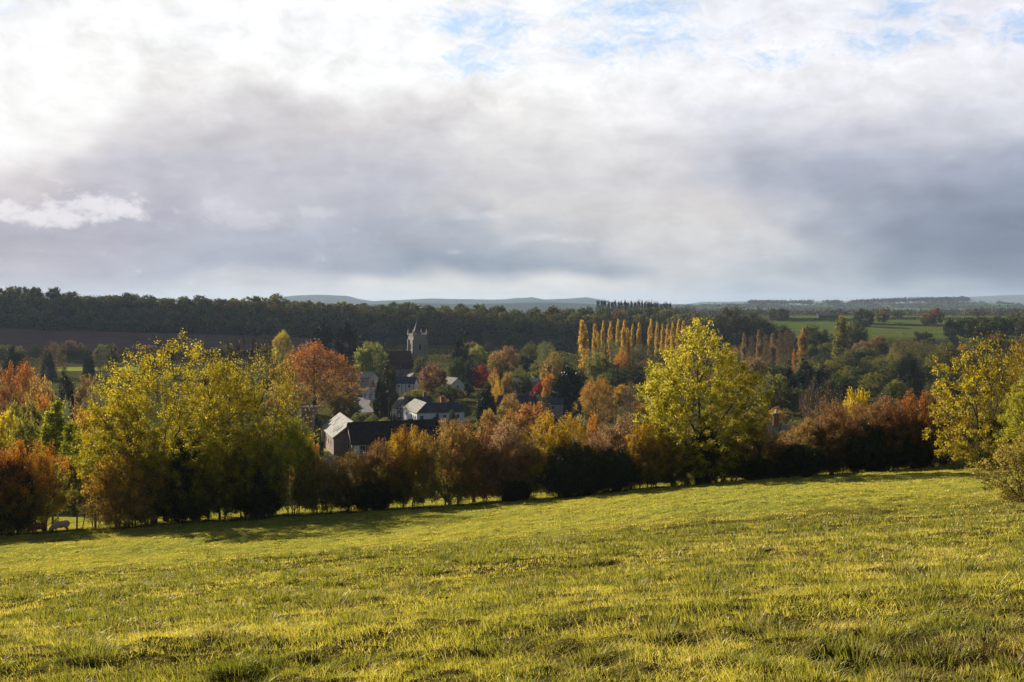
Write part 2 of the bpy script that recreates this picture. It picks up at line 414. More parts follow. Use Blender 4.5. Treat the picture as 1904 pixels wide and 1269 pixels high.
def build_hill(name, pts, d, depth, mat, base=-34, seed=0, bump=3.0):
    xs = np.linspace(pts[0][0], pts[-1][0], 260); tops = np.interp(xs, [p[0] for p in pts], [p[1] for p in pts])
    zt = EYE - d * (tops - HZ) / F + bump * (fbm(xs * .02, xs * 0, seed, 4) - .5)
    t = np.linspace(-1, 1, 25); prof = np.cos(t * math.pi / 2) ** 1.5; prof[0] = prof[-1] = 0
    U, Tt = np.meshgrid((xs - CX) / F, t)
    Yv = d + Tt * depth; Xv = U * d
    edge = np.clip(np.minimum(np.arange(260), 259 - np.arange(260)) / 14.0, 0, 1)
    Zv = (base - 8) + (prof[:, None] * (zt[None, :] - base) * edge[None, :]) + bump * 2 * (fbm(Xv * .004, Yv * .004, seed + 3) - .5) * prof[:, None]
    V = np.stack([Xv.ravel(), Yv.ravel(), Zv.ravel()], 1)
    I = np.arange(V.shape[0]).reshape(Xv.shape)
    q = np.stack([I[:-1, :-1], I[:-1, 1:], I[1:, 1:], I[1:, :-1]], -1).reshape(-1, 4)
    tag(link(name, np_mesh(name, V, [q], [mat], smooth=True)), kind='structure')
    return lambda px: EYE - d * (np.interp(px, [p[0] for p in pts], [p[1] for p in pts]) - HZ) / F
hillA = build_hill('hill', [(1150, 569), (1270, 567), (1400, 564.5), (1560, 564.5), (1650, 562), (1730, 559.5), (1790, 558.5), (1830, 562), (1870, 569), (1904, 571), (2050, 573)], 4300, 1200, M['farmland'], seed=2)
M['hillside'] = mat_plain('distant_hillside', [(.4, (.03, .045, .04)), (.6, (.05, .07, .05))], .004)
build_hill('hill', [(480, 556), (530, 552), (565, 548), (600, 547), (640, 548), (660, 554), (690, 559), (740, 557), (800, 553.5), (850, 554.5), (890, 555), (940, 556), (960, 554), (990, 552), (1010, 556), (1050, 554), (1090, 551.5), (1112, 556), (1140, 561), (1200, 563), (1330, 565)], 9000, 1800, M['hillside'], seed=12, bump=6)
build_hill('hill', [(600, 566), (760, 561), (850, 563), (950, 562), (1000, 560), (1100, 563), (1300, 566)], 5200, 900, M['hillside'], seed=22)
build_hill('hill', [(1250, 562), (1370, 560), (1450, 559), (1600, 558.5), (1640, 554), (1700, 552), (1780, 552), (1850, 549), (1904, 547), (2050, 545), (2300, 550)], 11500, 2000, M['hillside'], seed=32, bump=6)

# ------------------------------------------------------------------ foliage materials
def mat_leaf(name, trans=0.45, gloss=0.012, nscale=.6, var=.24):
    m, w, out = new_mat(name)
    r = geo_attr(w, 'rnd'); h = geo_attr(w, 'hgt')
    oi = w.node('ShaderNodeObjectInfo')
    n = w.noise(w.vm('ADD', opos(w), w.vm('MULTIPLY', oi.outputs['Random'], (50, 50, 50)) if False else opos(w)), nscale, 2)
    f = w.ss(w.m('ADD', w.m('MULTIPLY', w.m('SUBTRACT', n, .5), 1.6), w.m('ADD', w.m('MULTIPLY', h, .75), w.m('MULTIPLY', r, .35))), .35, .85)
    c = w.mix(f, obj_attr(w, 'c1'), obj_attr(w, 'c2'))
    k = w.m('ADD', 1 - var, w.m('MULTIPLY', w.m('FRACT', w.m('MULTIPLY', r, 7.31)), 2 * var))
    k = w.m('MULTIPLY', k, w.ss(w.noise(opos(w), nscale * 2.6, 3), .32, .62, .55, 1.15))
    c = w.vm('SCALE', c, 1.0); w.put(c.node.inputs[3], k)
    d = w.node('ShaderNodeBsdfDiffuse'); w.put(d.inputs[0], c)
    t = w.node('ShaderNodeBsdfTranslucent'); w.put(t.inputs[0], w.vm('MULTIPLY', c, (1.15, 1.1, .7)))
    a = w.node('ShaderNodeMixShader'); a.inputs[0].default_value = trans
    w.l.new(d.outputs[0], a.inputs[1]); w.l.new(t.outputs[0], a.inputs[2])
    g = w.node('ShaderNodeBsdfGlossy'); g.inputs['Roughness'].default_value = .38; g.inputs[0].default_value = (1, 1, 1, 1)
    b = w.node('ShaderNodeMixShader'); b.inputs[0].default_value = gloss
    w.l.new(a.outputs[0], b.inputs[1]); w.l.new(g.outputs[0], b.inputs[2])
    w.l.new(b.outputs[0], out.inputs[0]); return m
M['leaf'] = mat_leaf('autumn_leaves')
M['needle'] = mat_leaf('evergreen_leaves', .12, .03, .8, .45)
M['leaf_far'] = mat_leaf('woodland_leaves', .3, .0, .25, .45)
def mat_bark(name, c1, c2):
    m, w, out = new_mat(name); p = opos(w)
    n = w.noise(w.vm('MULTIPLY', p, (1, 1, .25)), 5, 4)
    bsdf(w, out, w.ramp(n, [(.35, c1), (.65, c2)]), .9, n, .1, .03, .6); return m
M['bark'] = mat_bark('bark', (.05, .042, .03), (.13, .115, .08))
M['bark_pale'] = mat_bark('pale_bark', (.20, .17, .13), (.42, .38, .32))
M['twig'] = mat_bark('twig_bark', (.10, .075, .06), (.20, .15, .12))

# ------------------------------------------------------------------ tree generator
def kmeans(P, k, rng, it=6):
    k = min(k, len(P)); C = P[rng.choice(len(P), k, replace=False)].copy()
    for _ in range(it):
        lab = ((P[:, None, :] - C[None]) ** 2).sum(2).argmin(1)
        for j in range(k):
            s = lab == j
            if s.any(): C[j] = P[s].mean(0)
    return lab, C
def tube_many(segs, sides=4):
    """segs: list of (pts (n,3), radii (n)) -> V, quads"""
    Vs = []; Fs = []; off = 0
    for P, r in segs:
        P = np.asarray(P, float); n = len(P)
        T = np.gradient(P, axis=0); T /= np.linalg.norm(T, axis=1)[:, None] + 1e-9
        up = np.array([0, 0, 1.0]) if abs(T[0, 2]) < .9 else np.array([1.0, 0, 0])
        A = np.cross(T, up); A /= np.linalg.norm(A, axis=1)[:, None] + 1e-9
        B = np.cross(T, A)
        an = np.arange(sides) / sides * 2 * math.pi
        ring = P[:, None, :] + np.asarray(r)[:, None, None] * (np.cos(an)[None, :, None] * A[:, None, :] + np.sin(an)[None, :, None] * B[:, None, :])
        Vs.append(ring.reshape(-1, 3))
        i = np.arange(n - 1)[:, None] * sides; j = np.arange(sides)[None, :]; j2 = (j + 1) % sides
        Fs.append((np.stack([i + j, i + j2, i + sides + j2, i + sides + j], -1).reshape(-1, 4)) + off)
        off += n * sides
    return np.concatenate(Vs), np.concatenate(Fs)
def twigs_tri(P, D, r):
    """thin 3-sided spikes from P along D"""
    n = len(P); L = np.linalg.norm(D, axis=1)[:, None] + 1e-9; T = D / L
    A = np.cross(T, np.array([.3, .5, .8])); A /= np.linalg.norm(A, axis=1)[:, None] + 1e-9; B = np.cross(T, A)
    V = np.stack([P + A * r, P - A * r * .5 + B * r * .87, P - A * r * .5 - B * r * .87, P + D], 1).reshape(-1, 3)
    i = np.arange(n)[:, None] * 4
    return V, np.concatenate([i + np.array([[0, 1, 3]]), i + np.array([[1, 2, 3]]), i + np.array([[2, 0, 3]])])
def leaf_quads(C, size, rng, asp=.6, flat=0.0, droop=None):
    n = len(C)
    N = rng.normal(size=(n, 3)); N[:, 2] += flat; N /= np.linalg.norm(N, axis=1)[:, None]
    A = rng.normal(size=(n, 3))
    if droop is not None: A = A * .35 + droop
    A -= N * (A * N).sum(1)[:, None]; A /= np.linalg.norm(A, axis=1)[:, None] + 1e-9
    B = np.cross(N, A); s = (size * rng.uniform(.6, 1.35, n))[:, None]
    V = np.stack([C - A * s * .5, C + B * s * asp * .5 + A * s * .05, C + A * s * .5, C - B * s * asp * .5 + A * s * .05], 1).reshape(-1, 3)
    return V, np.arange(4 * n).reshape(-1, 4)

def profile(kind, t):
    if kind == 'round': return np.sqrt(np.clip(1 - ((t - .42) / np.where(t < .42, .46, .585)) ** 2, 0, 1))
    if kind == 'ash': return np.clip(np.sqrt(np.clip(1 - ((t - .38) / np.where(t < .38, .5, .63)) ** 2, 0, 1)), 0, 1)
    if kind == 'dome': return np.sqrt(np.clip(1 - (np.clip(t - .22, 0, 1) / .785) ** 2, 0, 1)) * np.clip(.62 + t * 1.8, 0, 1)
    if kind == 'shrub': return np.sqrt(np.clip(1 - (np.clip(t - .35, 0, 1) / .66) ** 2.2, 0, 1)) * np.clip(.78 + t * .8, 0, 1)
    if kind == 'column': return np.clip(t / .12, .35, 1) ** .5 * np.sqrt(np.clip(1 - (np.clip(t - .3, 0, 1) / .71) ** 2.4, 0, 1))
    if kind == 'cone': return np.clip(1.02 - t, 0, 1) ** .8 * np.clip(t / .06, .5, 1)
    if kind == 'yew': return np.clip(1.02 - t ** 1.6, 0, 1) ** .7 * np.clip(t / .1, .7, 1)
    if kind == 'cedar': return np.clip(1.05 - t, .12, 1) ** .55 * (.55 + .45 * (np.sin(t * 40) > -.2))
    if kind == 'taper': return np.interp(t, [0, .12, .3, .52, .68, .82, .94, 1], [.55, .8, .96, 1, .86, .56, .28, .05])
    if kind == 'broad': return np.interp(t, [0, .2, .45, .65, .8, .93, 1], [.7, .95, 1, .93, .78, .45, .05])
    return 1 + 0 * t

def grow(seed, H, R, kind='round', base=.22, tips=200, leaves=60, size=.3, spread=.6, asp=.6, k1=9, k2=45, trunk_r=.3,
         stems=1, twig=3, twig_len=.8, bare_top=0.0, sparse=0.0, lobes=.28, inner=.45, up=.35, tube_sides=5, flat=.3, droop=False, jitter=1.0, twig_r=.015, leafk=None, lean=0.0):
    """returns trunk mesh arrays and crown mesh arrays for a tree of height H and crown radius R standing at the origin"""
    rng = np.random.default_rng(seed)
    n = tips * 3
    t = rng.uniform(0, 1, n); w = profile(kind, t) ** 1.3; keep = rng.uniform(0, 1, n) < w / w.max(); t = t[keep][:tips]; n = len(t)
    ang = rng.uniform(0, 2 * math.pi, n)
    ph = rng.uniform(0, 6.28, 8)
    lob = 1 + lobes * (.5 * np.sin(ang * 2 + ph[0] + t * 3) + .5 * np.sin(ang * 3 + ph[1] - t * 7) + .45 * np.sin(ang * 5 + ph[2] + t * 11))
    rr = R * profile(kind, t) * lob * (inner + (1 - inner) * np.sqrt(rng.uniform(0, 1, n)))
    z0 = base * H
    top = 1 + lobes * .35 * np.sin(ang * 2 + ph[4])
    P = np.stack([rr * np.cos(ang), rr * np.sin(ang), z0 + t * (H - z0) * np.where(t > .6, top, 1) * .97], 1)
    P[:, 2] = np.minimum(P[:, 2], H)
    P[:, 0] += lean * P[:, 2]
    lab2, C2 = kmeans(P, k2, rng, 5); lab1, C1 = kmeans(C2, k1, rng, 6)
    segs = []
    # trunks
    st = []
    for s in range(stems):
        a = rng.uniform(0, 6.28); o = 0 if stems == 1 else rng.uniform(.15, .55) * R * .7
        st.append(np.array([o * math.cos(a), o * math.sin(a), 0.0]))
    st = np.array(st)
    fork = z0 * rng.uniform(.8, 1.0) if stems == 1 else H * .08
    cnt1 = np.array([np.isin(lab2, np.where(lab1 == j)[0]).sum() for j in range(len(C1))])
    tot = cnt1.sum()
    lead = np.array([rng.normal() * .04 * H + lean * H * .5, rng.normal() * .04 * H, H * .82])
    for s in st:
        hgt = .82 if stems == 1 else rng.uniform(.35, .7)
        q = np.linspace(0, 1, 8)[:, None]
        e = np.array([s[0] * 1.6 + lead[0], s[1] * 1.6 + lead[1], H * hgt])
        line = s * (1 - q) + e * q + np.stack([np.sin(q[:, 0] * 5 + ph[5]) * .012 * H, np.cos(q[:, 0] * 4 + ph[6]) * .012 * H, 0 * q[:, 0]], 1) * q
        line[0, 2] = -.4
        rad = trunk_r / math.sqrt(stems) * (1 - .93 * q[:, 0] ** .8); rad[0] *= 1.35
        segs.append((line, rad))
    def bez(a, b, lift, r0, r1, m=4):
        q = np.linspace(0, 1, m)[:, None]; mid = (a + b) / 2 + np.array([0, 0, -lift * np.linalg.norm(b[:2] - a[:2])]) + rng.normal(size=3) * .05 * np.linalg.norm(b - a)
        return ((1 - q) ** 2 * a + 2 * q * (1 - q) * mid + q ** 2 * b, np.linspace(r0, r1, m))
    nodes2 = np.zeros_like(C2); rad2 = np.zeros(len(C2))
    for j in range(len(C1)):
        c = C1[j]; s = st[((st[:, :2] * 1.3 - c[:2]) ** 2).sum(1).argmin()]
        za = float(np.clip(c[2] - (up + .4) * np.linalg.norm(c[:2] - s[:2]) - .12 * H, fork * rng.uniform(.75, 1.25), H * .75))
        q = za / (H * .82)
        a = s * (1 - q) + np.array([s[0] * 1.6 + lead[0], s[1] * 1.6 + lead[1], 0]) * q; a[2] = za
        node = a + (c - a) * .55
        r0 = trunk_r * .8 * math.sqrt(cnt1[j] / tot) + .01; r1 = r0 * .6
        segs.append(bez(a, node, .12, r0, r1, 5))
        for k in np.where(lab1 == j)[0]:
            n2 = node + (C2[k] - node) * .7; nodes2[k] = n2
            cn = max(1, (lab2 == k).sum()); ra = min(r1, trunk_r * .75 * math.sqrt(cn / tot) + .006); rad2[k] = ra * .6
            segs.append(bez(node, n2, .1, ra, rad2[k], 4))
    for i in range(n):
        k = lab2[i]; ra = rad2[k] * .75
        segs.append(bez(nodes2[k], P[i], .08, ra, max(.25 * ra, twig_r * .6), 3))
    big = [s for s in segs if s[1][0] > .06]; small = [s for s in segs if s[1][0] <= .06]
    V, Fq = tube_many(big, tube_sides) if big else (np.zeros((0, 3)), np.zeros((0, 4), int))
    if small:
        V2, F2 = tube_many(small, 3); Fq = np.concatenate([Fq, F2 + len(V)]); V = np.concatenate([V, V2])
    out = P - np.array([0, 0, z0 + .25 * (H - z0)]); out /= np.linalg.norm(out, axis=1)[:, None] + 1e-9; out[:, 2] += up * .6
    Ft = np.zeros((0, 3), int)
    if twig:
        q = np.repeat(np.arange(n), twig)
        D = (out[q] + rng.normal(size=(len(q), 3)) * .55); D /= np.linalg.norm(D, axis=1)[:, None]
        TP = P[q]; TD_ = D * (twig_len * rng.uniform(.5, 1.3, len(q)))[:, None]
        V3, F3 = twigs_tri(TP, TD_, twig_r); Ft = F3 + len(V); V = np.concatenate([V, V3])
    # leaves
    dens = rng.uniform(.45, 1.5, n)
    if bare_top: dens *= np.clip(1.0 - bare_top * np.clip((P[:, 2] / H - .62) / .3, 0, 1), 0, 1)
    if sparse: dens *= np.where(rng.uniform(0, 1, n) < sparse, .12, 1)
    if leafk is not None: dens *= leafk(P / np.array([R, R, H]))
    nl = rng.poisson(leaves * dens)
    q = np.repeat(np.arange(n), nl)
    if twig and spread < 9:
        dd = out[q] * (rng.uniform(-.3, 1.0, len(q)) * spread * 1.2)[:, None]
    else: dd = 0
    Cn = P[q] + dd + rng.normal(size=(len(q), 3)) * spread * np.array([.55, .55, .42]) * jitter
    if droop: Cn[:, 2] -= rng.uniform(0, 1, len(q)) * spread * 2.2
    Cn[:, 2] = np.maximum(Cn[:, 2], .12)
    LV, LF = leaf_quads(Cn, np.full(len(Cn), size), rng, asp, flat, droop=(np.array([0, 0, -1.0]) if droop else None))
    rn = np.repeat(rng.uniform(0, 1, len(Cn)) * .6 + np.repeat(rng.uniform(0, 1, n), nl) * .4, 4)
    hg = np.clip(LV[:, 2] / H, 0, 1)
    return (V, Fq, Ft), (LV, LF, rn, hg)

class Kind:
    """a pair of trunk and crown meshes that several trees can share"""
    def __init__(s, name, H, R, leafmat='leaf', barkmat='bark', merged=False, **kw):
        s.H, s.R, s.merged = H, R, merged
        (V, Fq, Ft), (LV, LF, rn, hg) = grow(H=H, R=R, **kw)
        s.rad = float(np.percentile(np.hypot(LV[:, 0], LV[:, 1]), 97)) if len(LV) else R
        s.top = float(LV[:, 2].max()) if len(LV) > 200 else float(V[:, 2].max())
        if merged:
            VV = np.concatenate([V, LV]); z = np.zeros(len(V))
            s.me = np_mesh(name, VV, [Fq, Ft, LF + len(V)], [M[barkmat], M[leafmat]], {'rnd': np.concatenate([z, rn]), 'hgt': np.concatenate([z, hg])}, midx=[0, 0, 1])
        else:
            s.wood = np_mesh(name + '_trunk', V, [Fq, Ft], [M[barkmat]], smooth=False)
            s.crown = np_mesh(name + '_crown', LV, [LF], [M[leafmat]], {'rnd': rn, 'hgt': hg}) if len(LV) else None
    def place(s, name, x, y, H, W, label, cat='tree', group=None, c1=(.1, .1, .05), c2=None, rz=None, sink=.1, z=None, crown='crown'):
        rz = random.uniform(0, 6.28) if rz is None else rz
        zz = gz(x, y) - sink if z is None else z
        sz = (H + sink) / s.top; sx = (W / 2) / s.rad
        c2 = c2 or c1
        if s.merged:
            o = link(name, s.me, None, (x, y, zz), rz, (sx, sx, sz)); o['c1'] = c1; o['c2'] = c2
            return tag(o, label, cat, group)
        r = link(name, None, None, (x, y, zz), rz, (sx, sx, sz)); tag(r, label, cat, group)
        link('trunk', s.wood, r)
        if s.crown:
            c = link(crown, s.crown, r); c['c1'] = c1; c['c2'] = c2
        return r
def place_px(kind, name, px, top, wpx, d, label, c1, c2=None, cat='tree', group=None, base=None, **kw):
    """put a tree at distance d so that it reads at the photo column px with its top at row top"""
    x = (px - CX) / F * d; g = gz(x, d) if base is None else base
    H = EYE - d * (top - HZ) / F - g
    return kind.place(name, x, d, max(H, .6), wpx * d / F, label, cat, group, c1, c2, **kw)

random.seed(5)
K = {}
# near trees and shrubs, 60-110 m away
K['ash1'] = Kind('ash', 16, 7.5, seed=11, kind='broad', base=.10, tips=1200, leaves=96, size=.155, spread=.36, k1=12, k2=90, trunk_r=.36, stems=2, twig=5, twig_len=1.0, twig_r=.012, bare_top=.75, sparse=.12, lobes=.17, inner=.35, tube_sides=6, asp=.55)
K['ash2'] = Kind('ash', 15, 6.5, seed=12, kind='dome', base=.16, tips=560, leaves=60, size=.16, spread=.55, k1=10, k2=70, trunk_r=.30, stems=2, twig=7, twig_len=1.3, twig_r=.012, bare_top=1.05, sparse=.25, lobes=.22, inner=.35, tube_sides=6, asp=.5)
K['maple'] = Kind('maple', 14, 5, seed=13, kind='taper', base=.10, tips=760, leaves=82, size=.155, spread=.30, k1=11, k2=75, trunk_r=.30, stems=1, twig=4, twig_len=.7, twig_r=.012, bare_top=.35, sparse=.15, lobes=.18, inner=.30, tube_sides=6, asp=.7)
K['sparse'] = Kind('sparse', 11, 4.5, seed=14, kind='broad', base=.06, tips=560, leaves=52, size=.165, spread=.28, k1=10, k2=70, trunk_r=.22, stems=2, twig=7, twig_len=1.3, twig_r=.011, bare_top=.9, sparse=.22, lobes=.25, inner=.35, asp=.7)
SHR = []
for i, (hh, rr, sp, bt) in enumerate([(6, 3.2, .06, .2), (6, 2.8, .12, .5), (6, 3.4, .05, .1), (6, 2.9, .2, .7), (5.5, 3.0, .10, .4), (6.5, 3.1, .1, .3)]):
    SHR.append(Kind('hawthorn', hh, rr, seed=30 + i, kind='shrub', base=.13, tips=460, leaves=108, size=.11, spread=.34, k1=12, k2=60, trunk_r=.20, stems=[6, 7, 5, 8, 6, 4][i], twig=7, twig_len=1.0, twig_r=.008, bare_top=bt, sparse=sp * 1.5, lobes=.42, inner=.25, asp=.7, up=.5))
K['haw'] = Kind('near_hawthorn', 5, 3, seed=43, kind='shrub', base=.03, tips=420, leaves=52, size=.10, spread=.24, k1=12, k2=70, trunk_r=.16, stems=5, twig=6, twig_len=.5, twig_r=.006, bare_top=.2, sparse=.12, lobes=.55, inner=.25, asp=.8)
IVY = Kind('ivy_thorn', 5, 2.8, leafmat='needle', seed=41, kind='shrub', base=.08, tips=320, leaves=170, size=.12, spread=.42, k1=9, k2=50, trunk_r=.25, stems=5, twig=2, twig_len=.4, lobes=.3, inner=.3, asp=.85)
BARE = Kind('bare_thorn', 6, 3, barkmat='twig', seed=42, kind='dome', base=.1, tips=420, leaves=3, size=.1, spread=.4, k1=12, k2=80, trunk_r=.16, stems=6, twig=9, twig_len=1.0, twig_r=.009, up=.8)
# middle distance, 150-600 m
RND = []
for i, (kd, lb, bs, inn) in enumerate([('round', .2, .12, .4), ('round', .32, .18, .45), ('dome', .25, .12, .4), ('round', .25, .10, .4), ('dome', .35, .2, .45)]):
    RND.append(Kind('broadleaf', 14, 6, seed=50 + i, kind=kd, base=bs, tips=260, leaves=52, size=.46, spread=.85, k1=9, k2=45, trunk_r=.35, twig=3, twig_len=1.2, twig_r=.03, lobes=lb, inner=inn, bare_top=[0, .2, 0, .5, .2][i], sparse=[.05, .1, .05, .2, .1][i], asp=.75))
OAK = Kind('oak', 24, 12.5, seed=61, kind='dome', base=.12, tips=620, leaves=40, size=.45, spread=1.15, k1=12, k2=85, trunk_r=.75, twig=4, twig_len=1.6, twig_r=.03, lobes=.22, inner=.35, sparse=.1, asp=.7, tube_sides=6)
WIL = Kind('willow', 14, 7, seed=62, kind='dome', base=.08, tips=240, leaves=34, size=.5, spread=.95, trunk_r=.4, twig=3, lobes=.3, droop=True, asp=.3)
WEEP = Kind('weeping_birch', 13, 3.2, seed=63, barkmat='bark_pale', kind='column', base=.12, tips=170, leaves=40, size=.4, spread=.75, trunk_r=.18, twig=2, lobes=.3, droop=True, asp=.35)
POP = [Kind('poplar', 20, 1.9, seed=64 + i, kind='column', base=.06, tips=170, leaves=50, size=.36, spread=.5, k1=12, k2=40, trunk_r=.25, twig=3, twig_len=.9, twig_r=.025, lobes=.10, inner=.2, up=1.4, sparse=sp, asp=.8, flat=0) for i, sp in enumerate((.03, .1, .08))]
POPB = Kind('bare_poplar', 20, 2.2, barkmat='twig', seed=68, kind='column', base=.05, tips=200, leaves=7, size=.4, spread=.6, k1=12, k2=40, trunk_r=.22, twig=6, twig_len=1.8, twig_r=.03, inner=.2, up=1.6)
YEW = [Kind('yew', 9, 3, leafmat='needle', seed=70 + i, kind='yew', base=.01, tips=220, leaves=85, size=.33, spread=.55, trunk_r=.3, twig=1, lobes=lb, inner=.5, asp=.6, flat=0) for i, lb in enumerate((.18, .3))]
CYP = Kind('cypress', 14, 2.4, leafmat='needle', seed=73, kind='column', base=.01, tips=240, leaves=85, size=.33, spread=.5, trunk_r=.3, twig=1, lobes=.15, inner=.5, asp=.4, up=1.2, flat=0)
CON = Kind('conifer', 18, 4, leafmat='needle', seed=74, kind='cone', base=.02, tips=280, leaves=70, size=.42, spread=.6, k1=12, trunk_r=.35, twig=2, lobes=.2, inner=.4, asp=.4, flat=.5)
CED = Kind('cedar', 26, 9, leafmat='needle', seed=75, kind='cedar', base=.05, tips=460, leaves=75, size=.55, spread=1.1, k1=14, k2=70, trunk_r=.8, twig=2, twig_len=1.6, lobes=.3, inner=.35, asp=.4, flat=2.5)
BTR = Kind('bare_tree', 14, 6, barkmat='twig', seed=76, kind='dome', base=.12, tips=260, leaves=5, size=.4, spread=.8, trunk_r=.3, twig=8, twig_len=1.9, twig_r=.035, up=.7)
# far trees, merged meshes
FAR = []
for i in range(7):
    FAR.append(Kind('far_broadleaf', 15, 7, merged=True, leafmat='leaf_far', seed=80 + i, kind=['round', 'dome', 'round', 'dome', 'round', 'round', 'dome'][i], base=[.02, .01, .04, .02, .03, .01, .02][i], tips=110, leaves=24, size=1.15, spread=1.25, k1=6, k2=20, trunk_r=.4, twig=2, twig_len=1.6, twig_r=.07, lobes=.3, inner=.45, tube_sides=4, asp=.8))
FARB = Kind('far_bare', 15, 7, merged=True, leafmat='leaf_far', barkmat='twig', seed=90, kind='dome', base=.1, tips=110, leaves=3, size=.8, spread=1.2, k1=7, k2=24, trunk_r=.4, twig=8, twig_len=2.2, twig_r=.07)
FARC = Kind('far_conifer', 16, 3.6, merged=True, leafmat='needle', seed=91, kind='cone', base=.05, tips=80, leaves=12, size=1.0, spread=.8, k1=5, k2=15, trunk_r=.3, twig=0, lobes=.2, inner=.5, asp=.6)

YEL = (.58, .46, .03); YGR = (.50, .44, .025); GLD = (.55, .34, .03); ORG = (.50, .22, .03); RORG = (.42, .16, .04); RED = (.32, .03, .03)
BRN = (.26, .16, .07); RBR = (.34, .175, .09); PNK = (.44, .28, .19); OLV = (.22, .21, .045); DGR = (.06, .08, .025); GGR = (.16, .18, .08)
SIL = (.30, .31, .2); BGR = (.02, .034, .02); OBR = (.40, .25, .085); DOL = (.11, .11, .03)

# ------------------------------------------------------------------ field hedge and its trees
def near(kind, name, px, wpx, top, d, label, c1, c2, group=None, cat='tree', **kw):
    return place_px(kind, name, px, top, wpx, d, label, c1, c2, cat, group, **kw)
near(K['ash1'], 'ash_tree', 325, 345, 610, 82, 'huge spreading yellow green ash with a twiggy top, at the left of the field hedge', (.30, .29, .03), YEL, cat='tree', rz=.6)  # olive lower colour paints shade into the crown
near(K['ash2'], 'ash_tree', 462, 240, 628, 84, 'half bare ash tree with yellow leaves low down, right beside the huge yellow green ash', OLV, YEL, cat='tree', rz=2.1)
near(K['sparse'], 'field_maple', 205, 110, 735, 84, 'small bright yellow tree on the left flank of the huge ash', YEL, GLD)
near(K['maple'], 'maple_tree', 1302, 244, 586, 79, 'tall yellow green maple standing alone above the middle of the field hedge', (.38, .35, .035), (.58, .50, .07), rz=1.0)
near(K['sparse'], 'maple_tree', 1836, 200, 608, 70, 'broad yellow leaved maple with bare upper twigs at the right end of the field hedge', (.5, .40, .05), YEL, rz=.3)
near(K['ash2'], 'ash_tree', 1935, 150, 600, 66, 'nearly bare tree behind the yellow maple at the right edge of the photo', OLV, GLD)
near(K['maple'], 'field_maple', 1930, 130, 690, 54, 'green and yellow leafy tree at the right edge above the near hawthorn', (.36, .34, .04), (.48, .44, .06))
near(K['haw'], 'hawthorn_bush', 1935, 225, 790, 37, 'nearest hawthorn bush with green and orange leaves reaching into the field at right', (.26, .20, .05), (.44, .34, .08), cat='bush', rz=2.2)
HG = 'tall shrubs of the field hedge'
hedge = [  # px, width, top, d, shrub variant, lower colour, upper colour, label
 (-20, 130, 828, 78, 0, DOL, RORG, 'dark hedge bush with a reddish top cut by the left edge of the photo'),
 (52, 118, 818, 79, 2, OLV, ORG, 'rounded bush with orange leaves on its right side above the two pigs'),
 (228, 120, 822, 78, 3, OBR, GLD, 'brown twiggy bush right of the fence gap, low orange leaves'),
 (268, 110, 800, 80, 0, OLV, YGR, 'olive bush in front of the huge ash, left of its trunks'),
 (330, 105, 835, 79, 4, DOL, OLV, 'dark bush in front of the huge ash, hiding its trunks'),
 (400, 110, 800, 79, 2, DOL, YGR, 'dark green bush under the right side of the huge ash'),
 (462, 110, 790, 80, 5, DOL, YGR, 'green topped bush under the half bare ash'),
 (538, 100, 765, 80, 0, OLV, (.42, .43, .035), 'bright yellow green bush between the half bare ash and the dark long barn'),
 (600, 85, 838, 79, 3, OLV, OBR, 'orange brown bush below the pale stone roofed barn'),
 (652, 80, 842, 79, 4, DOL, OBR, 'low dark bush below the left gable of the long barn'),
 (706, 82, 828, 79, 1, DOL, RBR, 'thin bush below the middle of the long barn'),
 (758, 90, 812, 79, 5, OLV, GLD, 'golden leaved bush below the right part of the long barn'),
 (748, 34, 782, 80, 3, OLV, ORG, 'spindly bush whose shoots cross the roof of the long barn'),
 (838, 120, 782, 80, 2, OLV, OBR, 'large brown and orange bush below the white hipped roof house'),
 (888, 110, 768, 81, 4, RBR, RBR, 'dense reddish brown bush right of the long barn'),
 (948, 95, 782, 80, 1, BRN, PNK, 'pinkish brown bush left of the bare grey thorn'),
 (1040, 105, 768, 80, 5, OLV, GLD, 'orange and olive bush behind the dark ivy covered bush'),
 (1118, 85, 790, 80, 3, RBR, PNK, 'pink tinged thin bush between the two ivy covered bushes'),
 (1165, 100, 780, 80, 1, OBR, PNK, 'pink and orange bush just left of the tall maple'),
 (1208, 95, 775, 79, 2, OLV, GLD, 'golden orange bush at the left foot of the tall maple'),
 (1258, 90, 795, 79, 4, DOL, OBR, 'dark brown bush under the left side of the tall maple'),
 (1350, 105, 800, 79, 5, DOL, OLV, 'dark olive bush under the right side of the tall maple'),
 (1405, 90, 785, 79, 0, DOL, OBR, 'brownish bush between the tall maple and the brick chimney'),
 (1458, 85, 800, 79, 3, OLV, PNK, 'pale pinkish bush below the brick chimney'),
 (1508, 100, 770, 79, 2, DOL, OBR, 'thick dark bush right of the brick chimney'),
 (1560, 95, 752, 79, 1, DOL, RBR, 'red brown bush below the bare purple thorn'),
 (1608, 105, 744, 79, 5, DOL, RBR, 'dark leaved bush below the round golden bush'),
 (1655, 95, 740, 79, 4, DOL, RBR, 'reddish topped bush left of the flame orange one'),
 (1708, 105, 724, 79, 0, DOL, RORG, 'bush with a flame orange top near the right end of the hedge'),
 (1762, 95, 752, 79, 2, DOL, OLV, 'olive bush on the left under the right hand yellow maple'),
 (1815, 90, 765, 74, 5, OLV, GLD, 'yellowish bush in deep shade under the right hand yellow maple'),
 (1868, 100, 750, 70, 0, DOL, OLV, 'black green bush in shade behind the nearest hawthorn'),
]
rh = random.Random(12)
